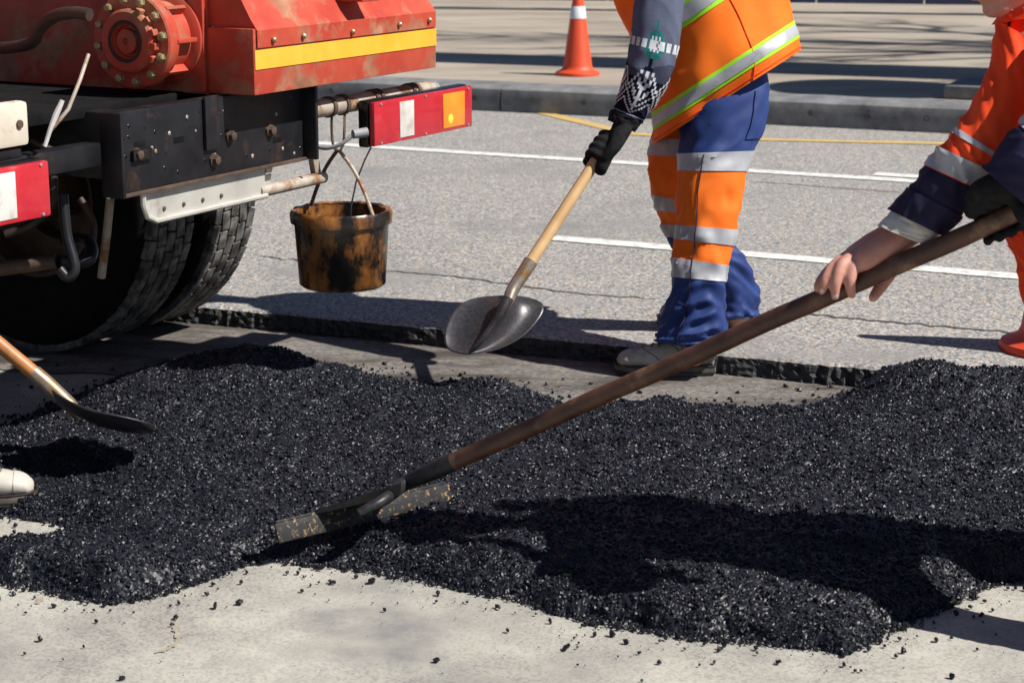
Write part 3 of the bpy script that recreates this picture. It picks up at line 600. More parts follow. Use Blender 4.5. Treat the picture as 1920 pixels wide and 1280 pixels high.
lamp(l1u-L, l1u, zc_-hh_, zc_+hh_, ((0.62, 0.80, 'white_lens', 'white_lens'), (0.09, 0.32, 'amber_lens', 'amber_lens')))
# cream box above the left lamp
u1_, z1_ = TP(57, 272, -0.05); u0_, z0_ = TP(57, 188, -0.05)
tbox('plate_box', u1_-0.32, u1_, -0.09, -0.05, z1_, z0_, 'cream_plate', bev=0.012)
tbox('plate_bracket', u1_-0.3, u1_-0.02, -0.12, -0.06, z1_-0.03, z1_-0.004, 'black_frame')
MB().lathe(TL(u1_-0.035, -0.049, (z1_+z0_)/2+0.0), TV, [(0.011, 0), (0.010, 0.004)], 14).build('plate_bolt', 'dark_rust', truck)
tbox('lamp_arm', l1u-0.3, cu0, -0.20, -0.14, zc_+0.0, zc_+0.06, 'black_frame')
# grey lamp cable
cp = [Pz(572, 262, 6.0), Pz(590, 273, 5.98), Pz(612, 278, 5.96), Pz(640, 270, 5.95), Pz(660, 255, 5.95), Pz(680, 250, 5.96)]
MB().tube([cat(cp, i/30) for i in range(31)], 0.0065, 10).build('lamp_cable', 'grey_cable', truck)
MB().tube([Pz(662, 252, 5.95), Pz(688, 248, 5.97)], [0.014, 0.015], 12).build('cable_gland', 'grey_cable', truck)
# white wire on a stay and the stay rod
MB().tube([Pz(166, 102, 4.95), Pz(150, 150, 4.93), Pz(128, 205, 4.9), Pz(95, 245, 4.9)], 0.005, 8).build('stay_rod', 'rusty_steel', truck)
MB().tube([Pz(117, 188, 4.88), Pz(105, 215, 4.88), Pz(95, 240, 4.88), Pz(84, 275, 4.88)], [0.006, 0.008, 0.006, 0.005], 8).build('wire_end', 'white_wire', truck)
# mudguard behind the wheels
mt = -0.108; mu0, mz0 = TP(268, 415, mt); mu1, mz1 = TP(490, 372, mt); mz0 = (mz0+mz1)/2; mu2, _ = TP(612, 345, mt)
mzt = cz0-0.008
g = MB(); out = []
for (u, z) in ((mu0, mzt), (mu0, mz0+0.05), (mu0+0.015, mz0+0.015), (mu0+0.05, mz0), (mu1+0.02, mz0), (mu1+0.02, mzt)): out.append((u, z))
g.add([TL(u, mt, z) for u, z in out]+[TL(u, mt-0.004, z) for u, z in out], [(0, 1, 2, 3, 4, 5), (11, 10, 9, 8, 7, 6)]+[(i, (i+1) % 6, 6+(i+1) % 6, 6+i) for i in range(6)])
mg = g.build('mudguard', 'alloy', truck, True, 30)
MB().tube([TL(u, mt+0.004, z) for u, z in out[:5]], 0.008, 8).build('rolled_edge', 'alloy', mg)
for k in range(4):
    u = mu0+0.09+k*0.085; MB().lathe(TL(u, mt, mz0+0.028), TV, [(0.006, 0), (0.006, 0.004), (0.003, 0.006)], 8).build('guard_rivet', 'dark_rust', mg)
MB().tube([TL(mu1, mt-0.01, mz0+0.012), TL(mu2, mt-0.01, mz0+0.012)], 0.018, 12).build('guard_tube', 'rusty_steel', truck)
MB().box((TL(mu1+0.07, mt-0.03, mz0+0.06)), (( TU*0.35+Z*0.94).normalized(), TV, (TU*0.94-Z*0.35).normalized()), (0.13, 0.02, 0.03), 0.003).build('guard_strut', 'alloy', truck)
MB().box((TL(mu2-0.03, mt-0.03, mz0+0.10)), ((-TU*0.25+Z*0.97).normalized(), TV, (TU*0.97+Z*0.25).normalized()), (0.20, 0.02, 0.03), 0.003).build('guard_strut', 'rusty_steel', truck)
# dual rear wheels with tread blocks
TR, TW = 0.52, 0.27
def tyre(uc, tc):
    c = TL(uc, tc, FLOOR+TR)
    prof = [(0.27, -0.10), (0.33, -0.125), (0.42, -0.132), (0.475, -0.128), (0.497, -0.118), (0.503, -0.10), (0.505, 0.0), (0.503, 0.10), (0.497, 0.118), (0.475, 0.128), (0.42, 0.132), (0.33, 0.125), (0.27, 0.10)]
    ty = MB().lathe(c, TU, prof, 72, False).build('tyre', 'rubber_void', truck, True, 50)
    MB().lathe(c, TU, [(0.27, -0.10), (0.255, -0.09), (0.25, 0.0), (0.16, 0.03), (0.15, 0.09), (0.0, 0.09)], 40, False).build('wheel_rim', 'dark_rust', truck, True, 40)
    nrow = 46; rest = MB()
    ribs = [(-0.094, 0.040), (-0.047, 0.042), (0.0, 0.042), (0.047, 0.042), (0.094, 0.040)]
    for k in range(nrow):
        for j, (o_, w) in enumerate(ribs):
            a = 2*PI*(k+0.5*(j % 2)+0.12*j)/nrow; d = TV*math.cos(a)+Z*math.sin(a); tg = TU.cross(d)
            tw = 0.10*((j % 2)*2-1); ax = ((tg+TU*tw).normalized(), (TU-tg*tw).normalized(), d)
            sz = (2*PI*TR/nrow-0.007, w-0.002, 0.028); p = c+TU*o_+d*(TR-0.013)
            vis = math.cos(a) > 0.35 and -0.95 < math.sin(a) < 0.55
            if vis: MB().box(p, ax, sz, 0.003).build('tread_block', 'rubber', ty, True, 30)
            else: rest.box(p, ax, sz)
    r = rest.build('tread', 'rubber', ty, False); r['kind'] = 'stuff'
tu = lu1-0.12; tt = -1.30
for uc in (tu-TW/2, tu-TW/2-0.345): tyre(uc, tt)
for uc in (l1u-L+0.12+TW/2, l1u-L+0.12+TW/2+0.345): tyre(uc, tt)
MB().tube([TL(l1u-L+0.3, tt, FLOOR+TR), TL(tu-0.3, tt, FLOOR+TR)], 0.09, 20).build('axle', 'dark_rust', truck)
# hanger loop and torque rod low on the left
ap = [Pz(118, 365, 5.2), Pz(125, 440, 5.2), Pz(140, 500, 5.2), Pz(128, 520, 5.2), Pz(112, 505, 5.2)]
MB().tube([cat(ap, i/24) for i in range(25)], 0.014, 10).build('hanger_strap', 'black_frame', truck)
MB().tube([Pz(-60, 512, 5.3), Pz(105, 490, 5.3)], 0.02, 14).build('torque_rod', 'dark_rust', truck)
ap = [Pz(110, 490, 5.3), Pz(160, 490, 5.35), Pz(172, 470, 5.4), Pz(160, 450, 5.45), Pz(120, 450, 5.5)]
MB().tube([cat(ap, i/24) for i in range(25)], 0.018, 12).build('bent_pipe', 'black_frame', truck)
MB().tube([Pz(207, 370, 5.6), Pz(200, 440, 5.65), Pz(190, 520, 5.7)], 0.012, 10).build('brake_pipe', 'rusty_steel', truck)

# ------------------------------------------------------------------ bucket hanging from the bumper tube
bz = 6.0
bc = Pz(640, 395, bz); sB = F/bz
bb = bc-Z*(142/sB*1.0)
bucket = thing('tar_bucket', 'tar-smeared orange and black plastic bucket hanging behind the truck', 'bucket', bb)
H_ = (bc-bb).length; r1, r0 = 0.146, 0.131
MB().lathe(bb, Z, [(0.0, 0.004), (r0-0.01, 0.0), (r0, 0.008), (r1-0.003, H_-0.03), (r1-0.006, H_), (r1-0.010, H_), (r1-0.012, H_-0.03), (r0-0.006, 0.014), (0.0, 0.014)], 64, False).build('bucket_wall', 'tar_bucket', bucket, True, 50)
rows = []
for k in range(96):
    a = 2*PI*k/96; dr = 0.0018*noise.noise(Vector((a*6, 2, 0))); dz = 0.004*noise.noise(Vector((math.cos(a)*5, math.sin(a)*5, 1)))
    rows.append([bb+Vector((math.cos(a), math.sin(a), 0))*(r+dr)+Z*(h+dz) for r, h in ((r1-0.004, H_-0.034), (r1+0.007, H_-0.034), (r1+0.009, H_-0.004), (r1+0.002, H_+0.006), (r1-0.012, H_+0.002))])
rows.append(rows[0]); MB().grid(rows).build('rim', 'tar_bucket', bucket, True, 50)
MB().lathe(bb, Z, [(r0+0.008, H_*0.8), (0.0, H_*0.805)], 40, False).build('tar_fill', 'tar', bucket)
apex = Pz(634, 280, bz); ph = bb+TU*(r1+0.012)+Z*(H_-0.012); pl = bb-TU*(r1+0.012)+Z*(H_-0.012)
ph = Pz(700, 406, bz-0.1); pl = Pz(583, 386, bz+0.06)
for p, m in ((ph, 'rusty_steel'), (pl, 'dark_rust')):
    q = p+(apex-p)*0.5+(p-bc)*Vector((1, 1, 0)).length*0.0
    pts = [p, p+(apex-p)*0.35+Vector((p.x-apex.x, 0, 0))*0.10, p+(apex-p)*0.7+Vector((p.x-apex.x, 0, 0))*0.12, apex]
    rows = []; 
    MB().tube([cat(pts, i/16) for i in range(17)], 0.0058, 8).build('handle_strap', m, bucket)
# hook of wire over the tube (belongs to the truck)
tube_c = lambda px: TL(TP(px, 200, pt_)[0], pt_, pz)
hk = [tube_c(622)-Z*0.02, Pz(622, 245, 6.0), Pz(625, 272, bz), Pz(634, 283, bz-0.004), Pz(643, 272, bz), Pz(646, 240, 6.0), tube_c(646)-Z*0.02]
MB().tube([cat(hk, i/40) for i in range(41)], 0.0042, 8).build('wire_hook', 'dark_rust', truck)
MB().tube([Pz(696, 276, 5.98), Pz(684, 300, 5.98), Pz(668, 340, 5.98), Pz(658, 388, 5.98), Pz(657, 410, 5.99)], 0.0028, 6).build('stirring_wire', 'hose', bucket)

# ------------------------------------------------------------------ people: shared builders
def boot(parent, heel, toe, z, leather, width=0.052):
    d = Vector((toe.x-heel.x, toe.y-heel.y, 0)); L = d.length; d.normalize(); s_ = Z.cross(d); o = Vector((heel.x, heel.y, z)); k = L/0.31
    sec = [(0.0, 0.020, 0.030, 0.085), (0.008, 0.034, 0.022, 0.115), (0.05, 0.040, 0.022, 0.135), (0.10, 0.042, 0.022, 0.135), (0.15, 0.044, 0.022, 0.112), (0.20, 0.049, 0.022, 0.092), (0.25, 0.048, 0.022, 0.080), (0.285, 0.040, 0.024, 0.068), (0.303, 0.026, 0.028, 0.055), (0.309, 0.012, 0.034, 0.045)]
    rings = [(o+d*(x*k)+Z*((a+b)/2*k), s_*(w*k*width/0.052), Z*((b-a)/2*k)) for x, w, a, b in sec]
    mb = MB(); loft(mb, rings, nu=40, nv=44, wr=0.003, wf=(1.2, 7), seed=3, caps=(1, 1))
    bo = mb.build('boot', leather, parent, True, 60)
    mb = MB(); sh = [(o+d*((0.058-0.003*i)*k)+Z*((0.09+0.02*i)*k), s_*(0.041*k), d*(0.050*k)) for i in range(4)]
    loft(mb, sh, nu=36, nv=16, wr=0.004, wf=(1.5, 4), seed=5, inner=0.006); mb.build('boot_shaft', leather, bo, True, 60)
    out = [(-0.004, 0.024), (0.0, 0.038), (0.05, 0.043), (0.11, 0.040), (0.16, 0.045), (0.21, 0.053), (0.26, 0.051), (0.292, 0.042), (0.310, 0.026), (0.317, 0.010)]
    pts = [o+d*(x*k)+s_*(w*k) for x, w in out]+[o+d*(x*k)-s_*(w*k) for x, w in reversed(out)]; n = len(pts)
    mb = MB(); lv = [(0.0, 0.96), (0.006, 1.0), (0.022, 1.0), (0.030, 0.985)]; cen = o+d*0.15*k
    mb.grid([[cen+(p-cen)*s__+Z*(h*k+(0.012*k if (p-o).dot(d) > 0.29*k and h < 0.01 else 0)) for p in pts] for h, s__ in lv], True)
    b = len(mb.v); mb.v += [tuple(cen+(p-cen)*0.96) for p in pts]; mb.f.append(list(range(b, b+n))); mb.mi.append(0)
    mb.build('boot_sole', 'boot_sole', bo, True, 40)
    for hh_ in (0.011, 0.031):
        MB().tube([cen+(p-cen)*1.005+Z*hh_*k for p in pts]+[cen+(pts[0]-cen)*1.005+Z*hh_*k], 0.0022, 6).build('sole_groove', 'hose', bo)
    for i in range(5):
        x = 0.105+0.022*i; h = 0.137-0.008*i*1.4 if i > 1 else 0.137-0.002*i
        p = o+d*(x*k)+Z*((h+0.001)*k)
        MB().tube([p-s_*0.028*k-Z*0.012, p-s_*0.012*k+Z*0.002, p+s_*0.012*k+Z*0.002+d*0.008, p+s_*0.028*k-Z*0.012+d*0.008], 0.0025, 6).build('boot_lace', 'hose', bo)
    mb = MB(); loft(mb, rings, 0.70, 0.995, 40, 16, 0.0025, 0.003, (1.2, 7), 3, inner=0.002); mb.build('toe_cap', leather, bo, True, 60)
    for v in (0.36, 0.52):
        MB().tube([cloth_point(rings, v+0.10*math.sin(t), t, 0.001, 0.003, (1.2, 7), 3) for t in np.linspace(-0.9, PI+0.9, 40)], 0.0016, 6).build('boot_seam', 'boot_sole', bo)
    return bo
def tubes_remesh(name, chains, m, parent, voxel=0.005, extra=None):
    mb = MB()
    for pts, rad, *sq in chains:
        n = 8*len(pts); P = [cat([Vector(p) for p in pts], i/n) for i in range(n+1)]
        rr = [cat([Vector((r, 0, 0)) for r in rad], i/n).x for i in range(n+1)]
        mb.tube(P, rr, 16); mb.ico(P[0], rr[0], 2); mb.ico(P[-1], rr[-1], 2)
    if extra: extra(mb)
    me = bpy.data.meshes.new(name); me.from_pydata(mb.v, [], mb.f); me.update(); o = link(name, me, m, parent, True, None)
    r = o.modifiers.new('remesh', 'REMESH'); r.mode = 'VOXEL'; r.voxel_size = voxel; r.use_smooth_shade = True
    s_ = o.modifiers.new('smooth', 'SMOOTH'); s_.iterations = 4; s_.factor = 0.5
    return o
def head_parts(mb, c, f, up, k=1.0):
    """head centred at c facing f"""
    f = (f-up*f.dot(up)).normalized(); s_ = up.cross(f); ax = (f, s_, up)
    mb.ico(c+up*0.03*k, 0.1*k, 3, (0.98, 0.76, 0.88), ax); mb.ico(c-up*0.035*k+f*0.018*k, 0.088*k, 3, (0.86, 0.70, 0.95), ax)
    mb.ico(c-up*0.098*k+f*0.052*k, 0.034*k, 2, (1, 1.1, 0.7), ax)                       # chin
    mb.tube([c+f*0.094*k+up*0.02*k, c+f*0.116*k-up*0.022*k], [0.008*k, 0.016*k], 10); mb.ico(c+f*0.110*k-up*0.022*k, 0.016*k, 2)
    mb.ico(c+f*0.088*k-up*0.058*k, 0.022*k, 2, (0.6, 1.3, 0.5), ax)                      # lips
    for sg in (-1, 1):
        mb.ico(c+f*0.080*k+s_*sg*0.032*k+up*0.022*k, 0.014*k, 2); mb.ico(c+s_*sg*0.078*k+up*0.0*k, 0.030*k, 2, (0.55, 0.3, 1), ax)
        mb.ico(c+f*0.088*k+s_*sg*0.032*k+up*0.040*k, 0.018*k, 2, (0.5, 1.4, 0.35), ax)
def cap(parent, c, f, up, m, k=1.0):
    f = (f-up*f.dot(up)).normalized(); s_ = up.cross(f); rows = []
    for i in range(9):
        a = i/8*PI/2; r = math.cos(a)*0.108*k; z = 0.045+math.sin(a)*0.085
        rows.append([c+(f*math.cos(t)*1.02+s_*math.sin(t)*0.82)*r+up*z*k for t in np.linspace(0, 2*PI, 33)[:-1]])
    o = MB().grid(rows, True).build('cap', m, parent)
    rows = [[c+(f*math.cos(t)*(1.02+q)+s_*math.sin(t)*0.82)*0.108*k+up*(0.045-0.02*q)*k for t in np.linspace(-1.1, 1.1, 17)] for q in (0, 0.35, 0.62)]
    MB().grid(rows).build('cap_peak', m, o)
def fist(name, m, parent, P, h, nrm, r, wrist, flip=1, voxel=0.004, size=1.0):
    """glove closed round a bar: P point on the axis, h axis direction towards the little finger, nrm from axis to the back of the hand"""
    h = h.normalized(); nrm = (nrm-h*nrm.dot(h)).normalized(); w = h.cross(nrm)*flip; ch = []
    for i in range(4):
        o = P+h*((i-1.5)*0.0205*size); fr = (0.0105, 0.0112, 0.0108, 0.0095)[i]*size; R_ = r+fr*0.85; pts = []
        for a in np.linspace(-0.15, 3.7-0.12*abs(i-1.2), 6): pts.append(o+(nrm*math.cos(a)+w*math.sin(a))*(R_+(0.012 if a < 0.2 else 0)))
        ch.append((pts, [fr*1.2, fr*1.15, fr*1.05, fr, fr*0.95, fr*0.85]))
        ch.append(([o+nrm*(R_+0.012), P+nrm*(R_+0.014)+(wrist-P)*0.45+h*((i-1.5)*0.018), wrist+h*((i-1.5)*0.010)], [fr*1.3, 0.018*size, 0.022*size]))
    o = P-h*0.045*size
    ch.append(([wrist+(P-wrist)*0.25, o+nrm*(r+0.012)-w*0.012, o-w*(r+0.010)-nrm*0.0, o-w*(r*0.5)-nrm*(r+0.008), o+w*0.012-nrm*(r+0.010)], [0.018*size, 0.0165*size, 0.014*size, 0.0125*size, 0.011*size]))
    return tubes_remesh(name, ch, m, parent, voxel)

# ------------------------------------------------------------------ worker in the middle
zL, zF = 6.33, 6.66
man = thing('person', 'worker in orange reflective vest and blue orange trousers holding a shovel', 'person', G(1300, 700, FLOOR))
near_leg = [PR(1258, 150, 1438, 110, 6.42, 0.12), PR(1272, 205, 1438, 180, 6.40, 0.115), PR(1280, 262, 1424, 248, 6.38, 0.105), PR(1276, 305, 1402, 305, 6.36, 0.095), PR(1268, 370, 1390, 372, 6.35, 0.09), PR(1270, 430, 1376, 440, 6.34, 0.083), PR(1265, 480, 1366, 495, 6.33, 0.08), PR(1260, 540, 1358, 545, 6.33, 0.08), PR(1248, 588, 1357, 592, 6.34, 0.083), PR(1238, 625, 1352, 636, 6.35, 0.085), PR(1236, 642, 1346, 660, 6.35, 0.085)]
far_leg = [PR(1240, 150, 1380, 120, 6.60, 0.11), PR(1230, 225, 1350, 215, 6.60, 0.10), PR(1219, 285, 1332, 290, 6.60, 0.095), PR(1219, 335, 1322, 350, 6.61, 0.09), PR(1232, 392, 1332, 405, 6.63, 0.085), PR(1256, 450, 1362, 445, 6.66, 0.083), PR(1290, 510, 1396, 482, 6.69, 0.083), PR(1316, 556, 1414, 535, 6.72, 0.083), PR(1326, 590, 1418, 578, 6.73, 0.083), PR(1328, 606, 1418, 594, 6.73, 0.083)]
def leg_parts(rings, segs, bands, wr, seed, parent, nm='trouser_leg'):
    mb = MB(); names = []
    for v0, v1, m in segs:
        if m not in names: names.append(m)
        mb.cur = names.index(m); nv = max(6, int(110*(v1-v0))); loft(mb, rings, v0, v1, 64, nv, 0, wr, (1.7, 9, 1.2), seed)
    o = build_multi(mb, nm, names, parent)
    me = o.data; bm = bmesh.new(); bm.from_mesh(me); bmesh.ops.remove_doubles(bm, verts=bm.verts, dist=1e-5); bmesh.ops.recalc_face_normals(bm, faces=bm.faces); bm.to_mesh(me); bm.free()
    for v0, v1, *mm in bands:
        b = MB(); loft(b, rings, v0, v1, 64, max(8, int(110*(v1-v0))), 0.0035, wr, (1.7, 9, 1.2), seed, inner=0.003); b.build('reflective_band', mm[0] if mm else 'reflective', o, True, 50)
    return o
tl = leg_parts(near_leg, [(0, 0.305, 'trouser_blue'), (0.305, 0.645, 'trouser_orange'), (0.645, 1, 'trouser_blue')], [(0.262, 0.325), (0.485, 0.535), (0.605, 0.665)], 0.014, 1, man)
leg_parts(far_leg, [(0, 0.1, 'trouser_blue'), (0.1, 0.52, 'trouser_orange'), (0.52, 1, 'trouser_blue')], [(0.175, 0.235), (0.395, 0.45), (0.50, 0.545)], 0.013, 2, man)
# gathered hem folds
for rings, seed in ((near_leg, 1), (far_leg, 2)):
    pass
# trouser seam and pocket
b = MB(); pts = [cloth_point(near_leg, v, 4.35, 0.0035, 0.014, (1.7, 9, 1.2), 1) for v in np.linspace(0.27, 0.98, 60)]; b.tube(pts, 0.0018, 6); b.build('seam', 'navy_cloth', tl)
b = MB(); loft(b, near_leg, 0.08, 0.22, 14, 14, 0.005, 0.014, (1.7, 9, 1.2), 1, 5.3, 5.95); b.build('cargo_pocket', 'trouser_blue', tl)
nb = G(1338, 700, FLOOR); nt_ = G(1156, 700, FLOOR); boot(man, nb, nt_, FLOOR+0.002, 'boot_leather')
fb = G(1420, 612, 0); ft = G(1236, 612, 0); boot(man, fb, ft, 0.004, 'boot_leather')
# vest
vest_r = [PR(1238, 262, 1494, 100, 6.47, 0.21), PR(1236, 215, 1490, 52, 6.47, 0.205), PR(1222, 150, 1466, -8, 6.47, 0.195), PR(1196, 90, 1432, -70, 6.47, 0.185), PR(1165, 25, 1385, -140, 6.47, 0.185), PR(1128, -60, 1320, -205, 6.47, 0.19), PR(1108, -130, 1268, -255, 6.47, 0.18), PR(1110, -185, 1205, -270, 6.47, 0.11), PR(1112, -215, 1172, -268, 6.47, 0.07)]
VW = dict(wr=0.026, wf=(1.5, 4.2), seed=11)
mb = MB(); loft(mb, vest_r, 0, 1, 96, 110, 0, **VW, inner=0.004); vest = mb.build('vest', 'vest_orange', man, True, 60)
def vband(v0, v1, m, off, th0=0, th1=2*PI):
    b = MB(); loft(b, vest_r, v0, v1, 96, 10, off, **VW, th0=th0, th1=th1); b.build('reflective_band' if m == 'reflective' else 'lime_trim', m, vest)
vband(0.075, 0.150, 'vest_lime', 0.003); vband(0.090, 0.135, 'reflective', 0.0055)
vband(0.345, 0.420, 'vest_lime', 0.003); vband(0.360, 0.405, 'reflective', 0.0055)
b = MB(); pts = [cloth_point(vest_r, v, 4.9, 0.002, 0.026, (1.5, 4.2), 11) for v in np.linspace(0.0, 0.7, 60)]; b.tube(pts, 0.0016, 6); b.build('vest_seam', 'jacket_red', vest)
b = MB(); pts = [cloth_point(vest_r, 0.028, t, 0.002, 0.026, (1.5, 4.2), 11) for t in np.linspace(0, 2*PI, 120)]; b.tube(pts, 0.0016, 6); b.build('hem_stitch', 'jacket_red', vest)
# knitted sleeve with its pattern
sl_r = [PR(1205, -170, 1300, -120, 6.28, 0.075), PR(1196, -80, 1290, -50, 6.26, 0.072), PR(1190, 0, 1281, 8, 6.24, 0.068), PR(1184, 70, 1272, 90, 6.23, 0.066), PR(1174, 125, 1256, 150, 6.23, 0.063), PR(1163, 168, 1232, 192, 6.24, 0.056), PR(1154, 196, 1212, 218, 6.25, 0.048), PR(1149, 208, 1202, 232, 6.25, 0.043)]
PAT1 = ["....#....", "...###...", "..##.##..", ".##...##.", "##..#..##", ".##...##.", "..##.##..", "...###...", "....#...."]
PAT2 = ["......#......", ".....###.....", "....#.#.#....", "...#..#..#...", "..#.#.#.#.#..", ".#..##.##..#.", "#.#..###..#.#", ".#.#..#..#.#.", "#..##.#.##..#", ".#..#.#.#..#.", "..#..###..#..", "#..#..#..#..#", ".#..#.#.#..#.", "..#..###..#..", "...#..#..#...", "....#.#.#....", ".....#.#.....", "......#......"]
mb = MB(); nu, nv = 110, 190; loft(mb, sl_r, 0, 1, nu, nv, 0, 0.006, (1.3, 6), 21)
me = bpy.data.meshes.new('sleeve'); me.from_pydata(mb.v, [], mb.f); me.update()
ca = me.color_attributes.new('pattern', 'FLOAT_COLOR', 'CORNER'); cols = np.zeros((len(me.loops), 4), np.float32); cols[:, 3] = 1
GREY = (0.11, 0.125, 0.185); NAVY = (0.008, 0.009, 0.022); WHITE = (0.62, 0.63, 0.66); TEAL = (0.012, 0.16, 0.15)
def pix(P, r, c): return 0 <= r < len(P) and 0 <= c < len(P[0]) and P[r][c] == '#'
for f in me.polygons:
    i, k = divmod(f.index, nu); v = i/nv; q = (k-int(nu*0.76)+nu//2) % nu-nu//2        # k=0.75nu faces the camera
    edge = 0.70+0.05*math.sin(k*0.9)*0.4; colr = GREY if v < 0.53+0.03*math.sin(k*0.11) else (NAVY if v > 0.60 or (i+k) % 2 else GREY)
    r1 = int((v-0.355)/0.0125); qq = ((q+1+13) % 26)-13
    if 0 <= r1 < 13:
        c1 = int((qq+8)/1.8); rr = int(r1*9/13)
        if pix(PAT1, rr, c1): colr = TEAL
        if 5 <= r1 <= 7 and (q//2) % 3 != 0: colr = WHITE
        if 4 <= r1 <= 8 and abs(qq) < 4 and (r1+qq) % 2 == 0: colr = WHITE
    r2 = int((v-0.52)/0.0205); c2 = int((qq+13)/2)
    if pix(PAT2, r2, c2): colr = NAVY if v < 0.56 else WHITE
    if v > 0.925: colr = (0.02, 0.018, 0.05)
    if 0.91 < v < 0.925 and k % 2: colr = WHITE
    for li in f.loop_indices: cols[li, :3] = colr
ca.data.foreach_set('color', cols.ravel()); sleeve = link('knit_sleeve', me, 'knit', man, True)
b = MB(); loft(b, [PR(1146, 205, 1203, 230, 6.25, 0.045), PR(1142, 216, 1196, 240, 6.25, 0.043), PR(1140, 226, 1190, 248, 6.25, 0.040)], 0, 1, 48, 14, 0.0, 0.003, (3, 3), 2, inner=0.006); b.build('sleeve_cuff', 'black_knit', man)
# shovel line
hA = Pz(1128, 285, 6.25); hB = Pz(962, 542, 6.10); hd = (hB-hA).normalized(); hTop = hA-hd*0.05
fist('glove', 'black_knit', man, hA-hd*0.012, hd*-1, Vector((0.62, -0.6, 0.35)), 0.019, Pz(1168, 232, 6.25), flip=-1, size=1.28)
# far arm reaching to the end of the handle behind the near sleeve
fa = [(Pz(1215, -150, 6.68), Vector((0.07, 0, 0)), Vector((0, 0.07, 0))), (Pz(1205, -60, 6.62), Vector((0.06, 0, 0)), Vector((0, 0.06, 0))), (Pz(1270, 60, 6.66), Vector((0.055, 0, 0)), Vector((0, 0.055, 0))), (Pz(1330, 150, 6.70), Vector((0.045, 0, 0)), Vector((0, 0.045, 0)))]
b = MB(); loft(b, fa, 0, 1, 32, 24, 0, 0.005, (1.4, 4), 8); b.build('far_sleeve', 'navy_cloth', man)
fist('glove', 'black_knit', man, Pz(1345, 215, 6.72), Vector((1, 0, 0.1)), Vector((0, 0.9, 0.3)), 0.014, Pz(1332, 155, 6.71), voxel=0.006)
def man_body(mb):
    head_parts(mb, Pz(1090, -300, 6.47), Vector((-0.85, -0.1, -0.5)), Vector((-0.45, 0, 0.9)).normalized())
tubes_remesh('body', [([Pz(1335, 170, 6.48), Pz(1300, 60, 6.47), Pz(1220, -90, 6.47), Pz(1150, -220, 6.47), Pz(1110, -290, 6.47)], [0.12, 0.12, 0.13, 0.06, 0.06]), ([Pz(1220, -140, 6.35), Pz(1240, -20, 6.26), Pz(1205, 140, 6.24), Pz(1170, 225, 6.25)], [0.05, 0.042, 0.036, 0.026]), ([Pz(1220, -140, 6.6), Pz(1205, -60, 6.62), Pz(1265, 55, 6.66), Pz(1330, 150, 6.70)], [0.045, 0.04, 0.036, 0.028]), ([Pz(1345, 160, 6.42), Pz(1335, 330, 6.36), Pz(1312, 520, 6.33), Pz(1300, 665, 6.35)], [0.09, 0.065, 0.045, 0.04]), ([Pz(1310, 160, 6.58), Pz(1272, 330, 6.61), Pz(1340, 500, 6.69), Pz(1385, 600, 6.73)], [0.085, 0.06, 0.045, 0.04])], 'skin', man, 0.008, man_body)
cap(man, Pz(1090, -300, 6.47), Vector((-0.85, -0.1, -0.5)), Vector((-0.45, 0, 0.9)).normalized(), 'navy_cloth')

# shovel of the middle worker
shovel = thing('shovel', 'round-point shovel with pale wooden handle held above the asphalt', 'shovel', hB)
n = 24; MB().tube([hTop+(hB-hTop)*(i/n)*0.86 for i in range(n+1)], [0.0185]*n+[0.0195], 20).build('handle', 'light_wood', shovel)
soc = [hTop+(hB-hTop)*0.82, hTop+(hB-hTop)*0.90, hB, Pz(948, 575, 6.07), Pz(930, 605, 6.04)]
MB().tube([cat(soc, i/24) for i in range(25)], [0.0225-0.0002*i if i < 14 else 0.0197-0.0012*(i-14) for i in range(25)], 18).build('socket', 'worn_steel', shovel)
LE = [(938, 556), (890, 560), (856, 576), (838, 604), (832, 634), (842, 656), (872, 665)]
CE = [(955, 556), (946, 575), (932, 598), (915, 622), (898, 643), (884, 656), (872, 665)]
RE = [(975, 557), (1006, 564), (1020, 577), (1010, 600), (980, 632), (930, 657), (872, 665)]
def blade(LE, CE, RE, zl, zc, zr, thick, mbo):
    rows = []
    for i in range(29):
        t = i/28; L_ = cat([Pz(x, y, zl[0]+(zl[1]-zl[0])*k/6) for k, (x, y) in enumerate(LE)], t)
        C_ = cat([Pz(x, y, zc[0]+(zc[1]-zc[0])*k/6) for k, (x, y) in enumerate(CE)], t); R_ = cat([Pz(x, y, zr[0]+(zr[1]-zr[0])*k/6) for k, (x, y) in enumerate(RE)], t)
        row = []
        for k in range(33):
            w = k/32*2-1; a = abs(w)
            e = L_ if w < 0 else R_
            p = C_+(e-C_)*a
            bul = (a*(1-a))*0.45*(e-C_).length
            row.append(p+ray(920, 610).normalized()*bul)
        rows.append(row)
    mbo.grid(rows)
mb = MB(); blade(LE, CE, RE, (6.13, 6.02), (6.07, 6.02), (6.19, 6.02), 0.003, mb); bl = mb.build('blade', 'blade_steel', shovel, True, 60)
so_ = bl.modifiers.new('thick', 'SOLIDIFY'); so_.thickness = 0.004; so_.offset = 1
rg = [Pz(952, 560, 6.05), Pz(940, 585, 6.035), Pz(925, 608, 6.03), Pz(905, 634, 6.02), Pz(885, 655, 6.018)]
MB().tube([cat(rg, i/24) for i in range(25)], [0.016*(1-i/24)**0.7+0.003 for i in range(25)], 14).build('ridge', 'blade_steel', bl)

